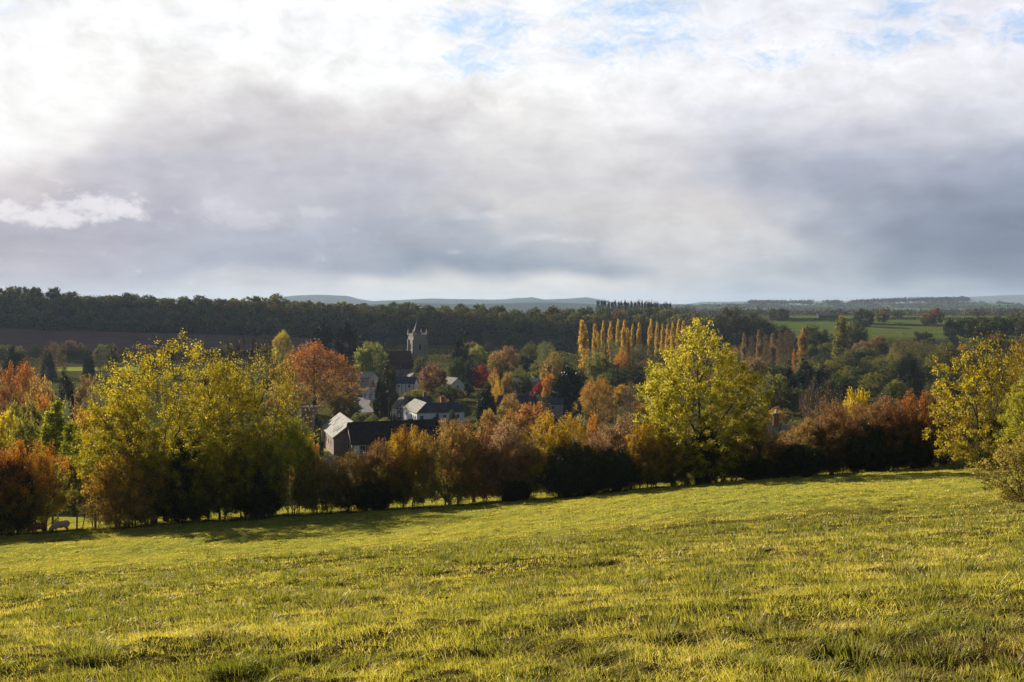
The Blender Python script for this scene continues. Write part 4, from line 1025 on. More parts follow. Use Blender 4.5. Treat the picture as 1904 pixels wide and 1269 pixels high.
def mat_roof(name, c1, c2, rough=.55, spec=.4, row=.28, axis=2, blotch=None):
    m, w, out = new_mat(name); p = opos(w)
    q = w.sep(p)
    b = w.node('ShaderNodeTexBrick'); b.inputs['Scale'].default_value = 1.0
    w.put(b.inputs['Vector'], w.xyz(w.m('ADD', q[0], q[1]), q[2]))
    b.inputs['Brick Width'].default_value = .35; b.inputs['Row Height'].default_value = row; b.inputs['Mortar Size'].default_value = .025
    n = w.noise(p, .9, 5, .65); c = w.ramp(n, [(.3, c1), (.7, c2)])
    if blotch: c = w.mix(w.ss(w.noise(p, 2.2, 5, .7), .52, .62), c, blotch)
    w.put(b.inputs['Color1'], c); w.put(b.inputs['Color2'], w.vm('MULTIPLY', c, (.75, .75, .75))); w.put(b.inputs['Mortar'], w.vm('MULTIPLY', c, (.4, .4, .4)))
    bsdf(w, out, b.outputs[0], rough, b.outputs['Fac'], spec, .03, .5); return m
M['render'] = mat_wall('white_render', (.72, .72, .70), (.86, .85, .82))
M['stone'] = mat_wall('grey_stone', (.30, .28, .25), (.46, .43, .38), 1.5, True)
M['stone_pale'] = mat_wall('pale_stone', (.33, .31, .27), (.46, .43, .38), 1.5)
M['brick'] = mat_wall('red_brick', (.22, .075, .05), (.33, .13, .09), 1.0, True)
M['brick_brown'] = mat_wall('brown_brick', (.20, .11, .08), (.36, .22, .17), 1.3, True)
M['timber'] = mat_wall('dark_timber', (.015, .013, .012), (.03, .026, .022), 3)
M['tile'] = mat_roof('red_brown_tiles', (.10, .045, .04), (.17, .08, .07), .95, .03)
M['tile_dark'] = mat_roof('dark_barn_tiles', (.04, .026, .028), (.075, .05, .05), .95, .03)
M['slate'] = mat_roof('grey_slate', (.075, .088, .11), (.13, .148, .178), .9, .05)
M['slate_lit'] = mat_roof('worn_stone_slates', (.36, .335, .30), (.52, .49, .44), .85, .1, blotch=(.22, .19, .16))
M['slate_pale'] = mat_roof('pale_sunlit_slate', (.28, .265, .23), (.44, .42, .37), .85, .1, blotch=(.15, .14, .11))  # pale slate for sunlit roofs, the sunlight is put into its colour
M['glass'] = mat_wall('window_glass', (.015, .018, .022), (.03, .035, .04), 1, False, .12)
M['frame'] = mat_wall('white_paint', (.6, .6, .58), (.7, .7, .68))
M['tarmac'] = mat_wall('worn_tarmac', (.045, .045, .05), (.075, .075, .08), .3)
M['post'] = mat_wall('weathered_wood', (.09, .075, .055), (.2, .175, .14), 6)
M['wire'] = mat_wall('galvanised_wire', (.2, .2, .2), (.3, .3, .3), 2)
M['lead'] = mat_wall('lead_sheet', (.07, .075, .08), (.12, .125, .13), 1.0, False, .75)
M['terracotta'] = mat_wall('chimney_pot', (.45, .40, .36), (.62, .58, .54), 4)

class PB:
    """collects polygons for one part"""
    def __init__(s): s.v = []; s.f = []
    def poly(s, *pts):
        i = len(s.v); s.v += [tuple(p) for p in pts]; s.f.append(tuple(range(i, i + len(pts)))); return s
    def box(s, x0, x1, y0, y1, z0, z1):
        i = len(s.v); s.v += [(x, y, z) for z in (z0, z1) for (x, y) in ((x0, y0), (x1, y0), (x1, y1), (x0, y1))]
        s.f += [tuple(i + k for k in q) for q in ((3, 2, 1, 0), (4, 5, 6, 7), (0, 1, 5, 4), (1, 2, 6, 5), (2, 3, 7, 6), (3, 0, 4, 7))]; return s
    def prism(s, prof, y0, y1):
        """profile in x,z extruded along y"""
        n = len(prof); i = len(s.v)
        s.v += [(x, y0, z) for x, z in prof] + [(x, y1, z) for x, z in prof]
        s.f.append(tuple(range(i, i + n))); s.f.append(tuple(range(i + 2 * n - 1, i + n - 1, -1)))
        s.f += [(i + k, i + n + k, i + n + (k + 1) % n, i + (k + 1) % n) for k in range(n)]; return s
    def cone(s, cx, cy, z0, z1, r0, r1, n=8, a0=0):
        i = len(s.v)
        for z, r in ((z0, r0), (z1, r1)):
            s.v += [(cx + r * math.cos(a0 + 2 * math.pi * k / n), cy + r * math.sin(a0 + 2 * math.pi * k / n), z) for k in range(n)]
        s.f += [(i + k, i + (k + 1) % n, i + n + (k + 1) % n, i + n + k) for k in range(n)]
        s.f.append(tuple(range(i + n, i + 2 * n))); s.f.append(tuple(range(i + n - 1, i - 1, -1))); return s
    def rot(s, a, o=(0, 0)):
        c, q = math.cos(a), math.sin(a)
        s.v = [(o[0] + (x - o[0]) * c - (y - o[1]) * q, o[1] + (x - o[0]) * q + (y - o[1]) * c, z) for x, y, z in s.v]; return s
    def build(s, name, mat, parent=None, smooth=False):
        me = bpy.data.meshes.new(name); me.from_pydata(s.v, [], s.f); me.materials.append(M[mat])
        bm = bmesh.new(); bm.from_mesh(me); bmesh.ops.recalc_face_normals(bm, faces=bm.faces); bm.to_mesh(me); bm.free()
        for p in me.polygons: p.use_smooth = smooth
        return link(name, me, parent)
def root(name, px, d, rz, label, cat, z=None, py=None):
    x = (px - CX) / F * d
    o = link(name, None, None, (x, d, gz(x, d) if z is None else z), rz); return tag(o, label, cat)
def gable_walls(w, l, e, r):            # walls of a house: width along x, length along y, eaves e, ridge r above the ground, ridge along y
    return PB().prism([(-w / 2, -1), (w / 2, -1), (w / 2, e), (0, r), (-w / 2, e)], -l / 2, l / 2)
def gable_roof(w, l, e, r, over=.35, th=.18):
    s = PB(); k = (r - e) / (w / 2); ox = w / 2 + over; ze = e - over * k
    s.prism([(-ox, ze), (0, r), (0, r + th * 1.3), (-ox - .03, ze + th)], -l / 2 - over, l / 2 + over)
    s.prism([(0, r), (ox, ze), (ox + .03, ze + th), (0, r + th * 1.3)], -l / 2 - over, l / 2 + over)
    s.v = [(x, y, z + .03) for x, y, z in s.v]
    return s
def window(parent, face, u, z, w, h, off, rows=2):
    """a window on face 'x-','x+','y-','y+' of a house at distance off; frame proud of the wall, glass inside it"""
    def pl(a0, a1, z0, z1, d0, d1):
        if face[0] == 'y':
            s = -1 if face[1] == '-' else 1; return (a0, a1, *sorted((s * (off + d0), s * (off + d1))), z0, z1)
        s = -1 if face[1] == '-' else 1; return (*sorted((s * (off + d0), s * (off + d1))), a0, a1, z0, z1)
    f = PB(); t = .07
    f.box(*pl(u - w / 2, u + w / 2, z, z + t, -.05, .05)).box(*pl(u - w / 2, u + w / 2, z + h - t, z + h, -.05, .05))
    f.box(*pl(u - w / 2, u - w / 2 + t, z + t, z + h - t, -.05, .045)).box(*pl(u + w / 2 - t, u + w / 2, z + t, z + h - t, -.05, .045))
    f.box(*pl(u - .03, u + .03, z + t, z + h - t, -.05, .03))
    fr = f.build('window', 'frame', parent)
    PB().box(*pl(u - w / 2 + t, u + w / 2 - t, z + t, z + h - t, -.04, .012)).build('pane', 'glass', fr)
    return fr
def chimney(parent, x, y, z0, z1, w=.9, l=.7, pots=2, mat='brick', name='chimney'):
    s = PB().box(x - w / 2, x + w / 2, y - l / 2, y + l / 2, z0, z1).box(x - w / 2 - .08, x + w / 2 + .08, y - l / 2 - .08, y + l / 2 + .08, z1 - .35, z1 - .15)
    c = s.build(name, mat, parent)
    for i in range(pots):
        px = x + (i - (pots - 1) / 2) * w * .5
        PB().cone(px, y, z1, z1 + .45, .14, .11, 8).build('chimney_pot', 'terracotta', c)
    return c

# church: square tower with pinnacles and small spire, nave with tiled roof, side aisle
def church():
    d = 505; o = root('church', 776, d, math.radians(27), 'grey stone church with a square pinnacled tower and a red brown tiled nave', 'church')
    H = EYE - d * (624 - HZ) / F - o.location.z; w = 3.55
    tw = PB().box(-w, w, -w, w, -1, H)
    for z in (H * .34, H * .62, H * .80): tw.box(-w - .12, w + .12, -w - .12, w + .12, z, z + .25)
    for sx in (-1, 1):
        for sy in (-1, 1):
            for (a, b, zt) in ((.75, .55, H * .62), (.5, .42, H * .92)):
                tw.box(sx * (w - .35) - b, sx * (w - .35) + b, *sorted((sy * (w - .1), sy * (w + a))), -1, zt)
                tw.box(*sorted((sx * (w - .1), sx * (w + a))), sy * (w - .35) - b, sy * (w - .35) + b, -1, zt - .3)
    T_ = tw.build('tower', 'stone', o)
    par = PB()
    for (x0, x1, y0, y1) in ((-w - .2, w + .2, -w - .2, -w + .25), (-w - .2, w + .2, w - .25, w + .2), (-w - .2, -w + .25, -w + .25, w - .25), (w - .25, w + .2, -w + .25, w - .25)):
        par.box(x0, x1, y0, y1, H, H + .55)
        n = 5; L = max(x1 - x0, y1 - y0) / (2 * n + 1)
        for k in range(n + 1):
            if x1 - x0 > y1 - y0: par.box(x0 + 2 * k * L, x0 + (2 * k + 1) * L, y0, y1, H + .55, H + 1.15)
            else: par.box(x0, x1, y0 + 2 * k * L, y0 + (2 * k + 1) * L, H + .55, H + 1.15)
    par.build('parapet', 'stone', T_)
    for sx in (-1, 1):
        for sy in (-1, 1):
            PB().box(sx * w - .36, sx * w + .36, sy * w - .36, sy * w + .36, H + .1, H + 1.4).cone(sx * w, sy * w, H + 1.4, H + 3.4, .46, .04, 4, math.pi / 4).build('pinnacle', 'stone_pale', T_)
    sp = PB(); prof = [(0.2, 2.9), (1.2, 2.2), (2.8, 1.5), (4.6, .85), (6.4, .35), (8.2, .06)]
    for (z0, r0), (z1, r1) in zip(prof, prof[1:]): sp.cone(-.3, 0, H + z0, H + z1, r0, r1, 8, math.pi / 8)
    sp.build('spire', 'lead', o)
    for face in ('x-', 'y-'):
        for (z, h, ww) in ((H * .66, 2.2, .9), (H * .42, 1.2, .8), (H * .2, 1.6, .7)):
            s = PB()
            if face == 'y-': s.box(-ww / 2, ww / 2, -w - .035, -w + .1, z, z + h).prism([(-ww / 2, z + h), (ww / 2, z + h), (0, z + h + .7)], -w - .035, -w + .1)
            else:
                s.box(-w - .035, -w + .1, -ww / 2, ww / 2, z, z + h).prism([(-ww / 2, z + h), (ww / 2, z + h), (0, z + h + .7)], w - .1, w + .035)
                s.v[8:] = [(-y, x, zz) for x, y, zz in s.v[8:]]
            s.build('belfry_window' if z > H * .6 else 'slit_window', 'glass', T_)
    # nave to the left of the tower, nearer the camera
    n = link('nave', None, None); n.parent = o; n.location = (-11.2, 0, 0); n.rotation_euler = (0, 0, math.radians(90))
    tag(n)
    e, r = 7.6, 12.8
    gable_walls(9, 15, e, r).build('wall', 'stone', n)
    gable_roof(9, 15, e, r).build('roof', 'tile', n)
    return o
def church_build():
    o = church()
    # no deeper than thing > part > sub-part: the nave group is flattened into the church
    n = [c for c in bpy.data.objects if c.parent == o and c.name.startswith('nave')][0]
    for c in [c for c in bpy.data.objects if c.parent == n]:
        mtx = Matrix.Translation(n.location) @ n.rotation_euler.to_matrix().to_4x4()
        c.data.transform(mtx); c.parent = o; c.name = 'nave_' + c.name.split('.')[0]
    bpy.data.objects.remove(n)
    a = PB()   # aisle with lean-to roof facing the camera, gable coping, windows
    def L(s):
        m = Matrix.Translation((-11.2, 0, 0)) @ Matrix.Rotation(math.radians(90), 4, 'Z'); s.v = [tuple(m @ Vector(v)) for v in s.v]; return s
    L(PB().box(-8.3, -4.4, -6.5, 7.0, -1, 4.6)).build('aisle_wall', 'stone', o)
    L(PB().prism([(-4.6, 7.2), (-8.8, 4.4), (-8.8, 4.6), (-4.6, 7.45)], -6.8, 7.3)).build('aisle_roof', 'tile', o)
    L(PB().prism([(-4.95, 7.4), (0, 13.1), (4.95, 7.4), (4.95, 8.0), (0, 13.8), (-4.95, 8.0)], 7.55, 8.1)).build('gable_coping', 'stone_pale', o)
    for y in (-4, 0, 4): L(PB().box(-8.34, -8.2, y - .5, y + .5, 1.2, 2.8)).build('aisle_window', 'glass', o)
church_build()

def white_house():
    d = 292; o = root('white_house', 789, d, math.radians(20), 'white walled house with a hipped roof, pale on the left and dark on the right', 'house')
    e, r = 5.1, 8.0
    # wing along the lit left wall (local y), second wing to the right (local x)
    A = PB().box(-3.2, 3.2, -3.4, 13, -1.5, e); A.build('wall', 'render', o)
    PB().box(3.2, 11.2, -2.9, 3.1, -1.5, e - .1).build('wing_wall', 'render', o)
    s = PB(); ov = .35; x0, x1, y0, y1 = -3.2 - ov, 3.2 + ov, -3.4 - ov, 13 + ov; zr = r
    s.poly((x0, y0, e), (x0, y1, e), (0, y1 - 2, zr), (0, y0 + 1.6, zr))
    s.build('roof', 'slate_pale', o)  # sunlit slope: a paler copy of the slate carries the light
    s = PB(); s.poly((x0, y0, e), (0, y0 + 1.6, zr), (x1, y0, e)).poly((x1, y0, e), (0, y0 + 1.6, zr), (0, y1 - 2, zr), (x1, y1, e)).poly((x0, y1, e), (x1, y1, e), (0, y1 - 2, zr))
    s.poly((x0, y0, e), (x1, y0, e), (x1, y1, e), (x0, y1, e)); s.build('shaded_slope', 'slate', o)  # slopes turned from the sun keep the darker slate copy
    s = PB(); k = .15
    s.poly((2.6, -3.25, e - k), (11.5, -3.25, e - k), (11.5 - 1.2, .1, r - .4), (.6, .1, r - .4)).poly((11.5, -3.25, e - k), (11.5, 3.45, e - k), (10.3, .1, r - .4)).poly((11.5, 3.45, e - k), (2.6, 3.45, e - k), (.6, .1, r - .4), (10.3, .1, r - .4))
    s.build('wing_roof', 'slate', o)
    for y in (-1.8, 3.0, 8.5): window(o, 'x-', y, 3.3, .9, 1.1, 3.2)
    for y in (-2.3, 7.0): window(o, 'x-', y, .8, 1.1, 1.3, 3.2)
    PB().box(-3.28, -3.1, 1.0, 2.0, 0, 2.05).build('door', 'timber', o)
    PB().prism([(-.95, 2.15), (0, 2.9), (.95, 2.15), (.95, 2.3), (0, 3.05), (-.95, 2.3)], 3.2, 4.6).rot(math.pi / 2).build('porch', 'slate', o).location = (0, 1.5, 0)
    for x, z in ((5.2, 3.2), (9.2, 3.2), (9.4, .8)): window(o, 'y-', x, z, 1.0, 1.15, 2.9)
    PB().box(-2.2, -1.3, -3.46, -3.3, 3.2, 4.3).build('window', 'glass', o)
    for x in (3.35, 8.2): PB().box(x - .06, x + .06, -3.02, -2.88, -.5, e - .3).build('drainpipe', 'timber', o)
    chimney(o, 5.5, .3, r - 1.4, r + 1.3, 1.1, .8, 2)
white_house()

def timber_house():
    d = 312; o = root('timber_framed_house', 748.5, d, math.radians(24), 'black and white timber framed house with a tall red brick chimney on its gable', 'house')
    e, r, w = 4.3, 7.2, 5.4
    gable_walls(w, 5, e, r).build('wall', 'render', o)
    PB().box(2.7, 9.5, -1.2, 4.2, -1, 4.2).build('wing_wall', 'render', o)
    gable_roof(w, 5, e, r, .3).build('roof', 'slate_pale', o)  # pale slate paints the sun on the left slope
    for nme, sx in (('shaded_slope', 1),):
        s = PB(); k = (r - e) / (w / 2); s.poly((.05, -2.85, r + .32), (w / 2 + .36, -2.85, e - .3 * k + .28), (w / 2 + .36, 2.85, e - .3 * k + .28), (.05, 2.85, r + .32)); s.build(nme, 'slate', o)  # dark slate sheet laid over the right slope paints its shade
    s = PB().prism([(-1.6, 4.0), (1.5, 7.1), (4.6, 4.0), (4.6, 4.15), (1.5, 7.3), (-1.6, 4.15)], 1.0, 9.8).rot(-math.pi / 2); s.v = [(x, y + 3.0, z) for x, y, z in s.v]
    s.build('wing_roof', 'slate', o)
    y = -2.5
    t_ = PB()
    for x in (-2.62, -1.5, 1.5, 2.55): t_.box(x - .11, x + .11, y - .05, y + .02, 0, 4.2 + .9 * (2.7 - abs(x)) * (.9 if abs(x) < 2 else 0))
    for z in (1.4, 2.7, 4.15): t_.box(-2.7, 2.7, y - .07, y + .02, z, z + .2)
    t_.box(-1.3, 1.3, y - .06, y + .02, 5.5, 5.7)
    for sx in (-1, 1): t_.poly((sx * 2.9, y - .09, 4.1), (sx * 2.6, y - .09, 4.1), (0, y - .09, 6.95), (0, y - .09, 7.2))
    t_.build('timber_frame', 'timber', o)
    PB().box(-.95, .95, y - .95, y - .08, -.5, 4.3).prism([(-.95, 4.3), (.95, 4.3), (.5, 5.4), (-.5, 5.4)], y - .9, y - .1).box(-.5, .5, y - .85, y - .12, 5.4, 8.4).box(-.6, .6, y - .93, y - .1, 8.0, 8.2).build('chimney', 'brick', o)
    chimney(o, 7.6, 1.4, 5.5, 8.8, .9, .8, 2)
    for x, z in ((-2.05, 2.95), (2.05, 2.95), (-2.05, .6)): window(o, 'y-', x, z, .75, .95, 2.5)
    window(o, 'x-', .4, 2.8, .8, 1.0, 2.7)
    tm = PB()
    for x in (4.2, 6.0, 7.8, 9.3): tm.box(x - .1, x + .1, -1.27, -1.18, 0, 4.1)
    tm.build('wing_timbers', 'timber', o)
timber_house()

def long_barn():
    d = 236; xl = (647 - CX) / F * d; xr = (810 - CX) / F * 246
    cx, cy = (xl + xr) / 2, (236 + 243) / 2
    rz = math.atan2(7, xr - xl)
    o = link('long_barn', None, None, (cx, cy, gz(cx, cy)), rz); tag(o, 'long barn with a steep dark tiled roof, just behind the field hedge', 'barn')
    L = math.hypot(xr - xl, 7); zr = EYE - 239 * (785.5 - HZ) / F - o.location.z; w = 8.6; e = zr - 4.3
    PB().prism([(-w / 2, -2), (w / 2, -2), (w / 2, e), (0, zr), (-w / 2, e)], -L / 2, L / 2).rot(math.pi / 2).build('wall', 'brick_brown', o)
    gable_roof(w, L, e, zr, .3).rot(math.pi / 2).build('roof', 'tile_dark', o)
    for x in np.arange(-L / 2 + 2.5, L / 2 - 1, 4.2):
        window(o, 'y-', float(x), e - 1.7, 1.3, 1.2, w / 2)
        PB().box(float(x) + 1.8, float(x) + 2.9, -w / 2 - .04, -w / 2 + .1, e - 3.2, e - .4).build('boarded_door', 'timber', o)
    PB().box(-L / 2 - .04, -L / 2 + .1, -.35, .35, e - 1.5, e + 1.4).build('slit_window', 'glass', o)
    # pale rendered panels under the eaves
    for x in np.arange(-L / 2 + .4, L / 2 - 2, 4.2): PB().box(float(x), float(x) + 1.35, -w / 2 - .025, -w / 2 + .08, e - 3, e - .45).build('rendered_panel', 'render', o)
long_barn()

def stone_barn():
    # ridge runs away to the left; a few stone slates are missing
    p0 = Vector(((655 - CX) / F * 239, 239, 0)); p1 = Vector(((631 - CX) / F * 259, 259, 0)); m = (p0 + p1) / 2; v = p1 - p0
    o = link('stone_barn', None, None, (m.x, m.y, gz(m.x, m.y)), math.atan2(v.y, v.x) - math.pi / 2)
    tag(o, 'brick barn with a pale stone slate roof with missing slates, left of the long barn', 'barn')
    L = v.length; zr = EYE - 239 * (786.5 - HZ) / F - o.location.z; w = 9.2; e = zr - 3.5
    PB().prism([(-w / 2, -2), (w / 2, -2), (w / 2, e), (0, zr), (-w / 2, e)], -L / 2, L / 2).build('wall', 'brick_brown', o)
    gable_roof(w, L, e, zr, .3).build('roof', 'slate_lit', o)
    k = (zr - e) / (w / 2); rr = random.Random(3)
    holes = [(-1.4, 5.2, 1.3, .5), (-1.6, 4.3, 1.3, .4), (-2.2, 2.6, 1.2, .3), (-2.6, 1.6, .9, .22), (-3.0, -2.0, 1.2, .25), (-3.1, -3.4, 1.4, .25), (-3.2, -4.6, 1.5, .3), (-3.3, -6.0, 1.6, .5), (-2.6, -7.2, 1.6, .9), (-1.7, -5.2, 1.0, .2), (-1.0, -1.0, .8, .2)]
    for (x, y, lx, ly) in holes:
        z0 = zr + .27 + k * (x - lx / 2); z1 = zr + .27 + k * (x + lx / 2)
        h = PB().poly((x - lx / 2, y - ly / 2, z0 + .01), (x + lx / 2, y - ly / 2, z1 + .01), (x + lx / 2, y + ly / 2, z1 + .01), (x - lx / 2, y + ly / 2, z0 + .01)); h.build('roof_gap', 'timber', o)
    for y in (-6, -2, 2, 6): PB().box(-w / 2 - .04, -w / 2 + .1, y - .35, y + .35, e - 2.4, e - 1.2).build('slit_window', 'glass', o)
stone_barn()

def brick_tower():
    d = 262; o = root('brick_tower', 574, d, math.radians(-12), 'brown brick tower with pale capped battlements under the big orange oak', 'tower')
    H = EYE - d * (763 - HZ) / F - o.location.z; w = 1.5
    PB().box(-w, w, -w, w, -1, H).box(-w - .1, w + .1, -w - .1, w + .1, H - 1.1, H - .85).build('shaft', 'brick_brown', o)
    for i in (-1, 0, 1):
        b = PB().box(i * 1.1 - .3, i * 1.1 + .3, -w, -w + .35, H, H + .8).build('merlon', 'brick_brown', o); PB().box(i * 1.1 - .36, i * 1.1 + .36, -w - .06, -w + .41, H + .8, H + .95).build('capstone', 'stone_pale', b)
        b = PB().box(i * 1.1 - .3, i * 1.1 + .3, w - .35, w, H, H + .8).build('merlon', 'brick_brown', o); PB().box(i * 1.1 - .36, i * 1.1 + .36, w - .41, w + .06, H + .8, H + .95).build('capstone', 'stone_pale', b)
    PB().box(-w - .22, -w - .02, -w - .2, -w - .02, -1, H).build('drainpipe', 'frame', o)
brick_tower()

def cottage(px, d, rz, w, l, zr_py, wall, roof, label, name='cottage', e_drop=2.2, ch=None, wins=True, timbers=False, base=None):
    o = root(name, px, d, math.radians(rz), label, 'house')
    zr = EYE - d * (zr_py - HZ) / F - o.location.z; e = zr - e_drop
    gable_walls(w, l, e, zr).build('wall', wall, o); gable_roof(w, l, e, zr, .3).build('roof', roof, o)
    if wins:
        for y in (-l / 4, l / 4):
            window(o, 'x-', y, max(e - 1.7, .6), 1.0, 1.1, w / 2); window(o, 'x+', y, max(e - 1.7, .6), 1.0, 1.1, w / 2)
        window(o, 'y-', 0, max(e - 1.7, .6), 1.0, 1.1, l / 2)
    if ch: chimney(o, ch[0], ch[1], zr - .9, zr + (ch[2] if len(ch) > 2 else 1.5), .75, .75, 2)
    if timbers:
        s = PB()
        for y in np.arange(-l / 2 + .3, l / 2, 1.6): s.box(-w / 2 - .05, -w / 2 + .02, float(y) - .1, float(y) + .1, 0, e - .05); s.box(w / 2 - .02, w / 2 + .05, float(y) - .1, float(y) + .1, 0, e - .05)
        s.build('timber_frame', 'timber', o)
    return o
cottage(754, 402, 82, 6, 8.5, 702, 'render', 'slate', 'low white cottage with dark timbers and slate roof, below the church nave', ch=(0, -3.5), timbers=True)
cottage(766, 425, 20, 4.5, 5.5, 695, 'render', 'slate_pale', 'small outbuilding with a pale roof behind the low white timbered cottage', name='outbuilding', wins=False, e_drop=1.6)
cottage(840, 402, 38, 6, 8, 703, 'render', 'slate_pale', 'white cottage with a pale glinting roof, right of the purple brown tree', ch=None)
cottage(690, 384, 50, 4.2, 5, 721, 'render', 'slate', 'small white gable end beyond the road, below the little red tree')
cottage(671, 402, 70, 8, 11, 692, 'stone', 'slate', 'stone cottage with a grey slate roof beside the big orange oak')
cottage(962, 300, 80, 6.5, 11, 738, 'stone', 'slate', 'cottage with a dark blue slate roof right of the dark yew')
cottage(1012, 322, 84, 5.5, 12, 741, 'stone', 'slate', 'low slate roofed cottage left of the big black green cypress', ch=(0, 3), e_drop=1.6)
cottage(974, 405, 84, 5, 12, 704, 'stone_pale', 'slate_pale', 'pale roofed cottage half hidden behind trees below the rusty brown tree', e_drop=1.2)
o = cottage(1462, 133, 78, 6, 8, 796, 'brick', 'slate_pale', 'house just behind the hedge, showing only its red brick chimney and a pale roof edge', ch=(0, 1.2, 1.9))
cottage(601, 150, 60, 5, 6, 852, 'render', 'slate', 'white cottage glimpsed through the field hedge below the stone roofed barn', wins=True)
def black_barn():
    d = far_pt(1538, 593.5)[1]; o = root('black_barn', 1538, d, 0, 'long low black barn beyond the far green fields', 'barn')
    zr = EYE - d * (584 - HZ) / F - o.location.z; zr = max(zr, 5); L = d * 37 / F
    PB().prism([(-7, -1), (7, -1), (7, zr - 2.5), (0, zr), (-7, zr - 2.5)], -L / 2, L / 2).rot(math.pi / 2).build('wall', 'timber', o)
    gable_roof(14, L, zr - 2.5, zr, .5, .3).rot(math.pi / 2).build('roof', 'slate', o)
black_barn()
for (px, d, py, lab) in [(1772, 2500, 580, 'left of two tiny pale houses far off on the plain'), (1812, 2700, 579, 'right of two tiny pale houses far off on the plain')]:
    x = (px - CX) / F * d; o = link('far_house', None, None, (x, d, gz(x, d)), .4); tag(o, lab, 'house', 'tiny pale houses far off on the plain')
    h = max(EYE - d * (py - HZ) / F - o.location.z, 8)
    gable_walls(10, 26, h * .6, h).rot(math.pi / 2).build('wall', 'render', o); gable_roof(10, 26, h * .6, h, .5).rot(math.pi / 2).build('roof', 'slate_pale', o)

# village road, garden wall, lawn hedge, telegraph poles
def ribbon(name, pts, width, mat, kind='structure', lift=.06):
    P = [Vector((*on_ground(px, py), 0)) for px, py in pts]
    V = []; n = len(P)
    for i in range(n):
        tdir = (P[min(i + 1, n - 1)] - P[max(i - 1, 0)]).normalized(); nrm = Vector((-tdir.y, tdir.x, 0))
        wd = width[i] if isinstance(width, (list, tuple)) else width
        for s in (-1, -.33, .33, 1):
            q = P[i] + nrm * s * wd / 2; V.append((q.x, q.y, gz(q.x, q.y) + lift))
    Fq = [[4 * i + k, 4 * i + k + 1, 4 * i + k + 5, 4 * i + k + 4] for i in range(n - 1) for k in range(3)]
    me = np_mesh(name, np.array(V), [np.array(Fq)], [M[mat]]); return tag(link(name, me), kind=kind)
def dense(pts, k=8):
    out = []
    for a, b in zip(pts, pts[1:]):
        for i in range(k): out.append((a[0] + (b[0] - a[0]) * i / k, a[1] + (b[1] - a[1]) * i / k))
    return out + [pts[-1]]
ribbon('road', dense([(640, 733), (665, 737), (685, 741), (672, 748), (668, 755), (676, 762), (690, 768)]), 6.5, 'tarmac')
ribbon('road', dense([(672, 738), (700, 736), (740, 733)]), 4.5, 'tarmac', lift=.09)
def garden_wall():
    a = Vector(on_ground(712, 768)); b = Vector(on_ground(758, 786)); L = (b - a).length; m = (a + b) / 2
    o = link('garden_wall', None, None, (m.x, m.y, gz(m.x, m.y)), math.atan2(b.y - a.y, b.x - a.x)); tag(o, 'low stone garden wall running down to the timber framed house', 'wall')
    PB().box(-L / 2, L / 2, -.25, .25, -1, 1.3).build('masonry', 'stone_pale', o); PB().box(-L / 2 - .05, L / 2 + .05, -.32, .32, 1.3, 1.42).build('coping', 'stone', o)
garden_wall()
def pole(px, top, d, label, arm=True):
    o = root('telegraph_pole', px, d, .3, label, 'pole')
    H = EYE - d * (top - HZ) / F - o.location.z
    PB().cone(0, 0, -.5, H, .17, .12, 8).build('shaft', 'post', o)
    if arm: PB().box(-.9, .9, -.06, .06, H - .6, H - .45).build('crossarm', 'post', o)
pole(722, 738, 298, 'telegraph pole standing before the tall dark cypresses')
pole(689, 712, 372, 'thin pole standing under the small red tree', False)
pole(744, 679, 430, 'thin pole in front of the church aisle', False)
pole(963, 675, 400, 'telegraph pole among the trees beyond the weeping birch')

# ------------------------------------------------------------------ fence gap, posts, pigs
def fence():
    o = root('wire_fence', 150, 79, 0, 'wire stock fence with leaning wooden posts in the hedge gap beside the pigs', 'fence')
    bx, by = o.location.x, o.location.y; bz = o.location.z
    tops = []
    for (px, d, h, lean, r) in [(92, 78.5, 1.15, 0, .09), (137, 78, 1.75, .02, .07), (147, 78.6, 1.1, .2, .045), (172, 78.8, 1.2, .0, .08), (210, 79, 1.1, -.03, .06), (246, 79, 1.1, .05, .06), (281, 78, 1.15, .16, .08), (8, 78.5, 1.2, 0, .09)]:
        x = (px - CX) / F * d; z = gz(x, d)
        s = PB().cone(0, 0, -.3, h, r, r * .85, 7); s.v = [(vx + vz * lean + x - bx, vy + d - by, vz + z - bz) for vx, vy, vz in s.v]
        s.build('post', 'post', o); tops.append((px, x - bx, d - by, z - bz, min(h, 1.1), lean))
    tops.sort(); segs = []
    for k in (.3, .6, .95):
        for a, b in zip(tops, tops[1:]):
            segs.append((np.array([[a[1] + a[5] * k, a[2], a[3] + k], [(a[1] + b[1]) / 2, (a[2] + b[2]) / 2, (a[3] + b[3]) / 2 + k - .02], [b[1] + b[5] * k, b[2], b[3] + k]]), np.full(3, .008)))
    V, Fq = tube_many(segs, 3); link('wire', np_mesh('wire', V, [Fq], [M['wire']]), o)
fence()
def fur(name, c1, c2):
    m, w, out = new_mat(name); p = opos(w); n = w.noise(w.vm('MULTIPLY', p, (2, 6, 6)), 3, 5, .7)
    b = bsdf(w, out, w.ramp(n, [(.3, c1), (.7, c2)]), .65, n, .3, .02, .5); return m
M['pig_pink'] = fur('pale_pig_skin', (.50, .33, .26), (.66, .48, .38)); M['pig_red'] = fur('red_pig_skin', (.14, .045, .03), (.26, .09, .055))
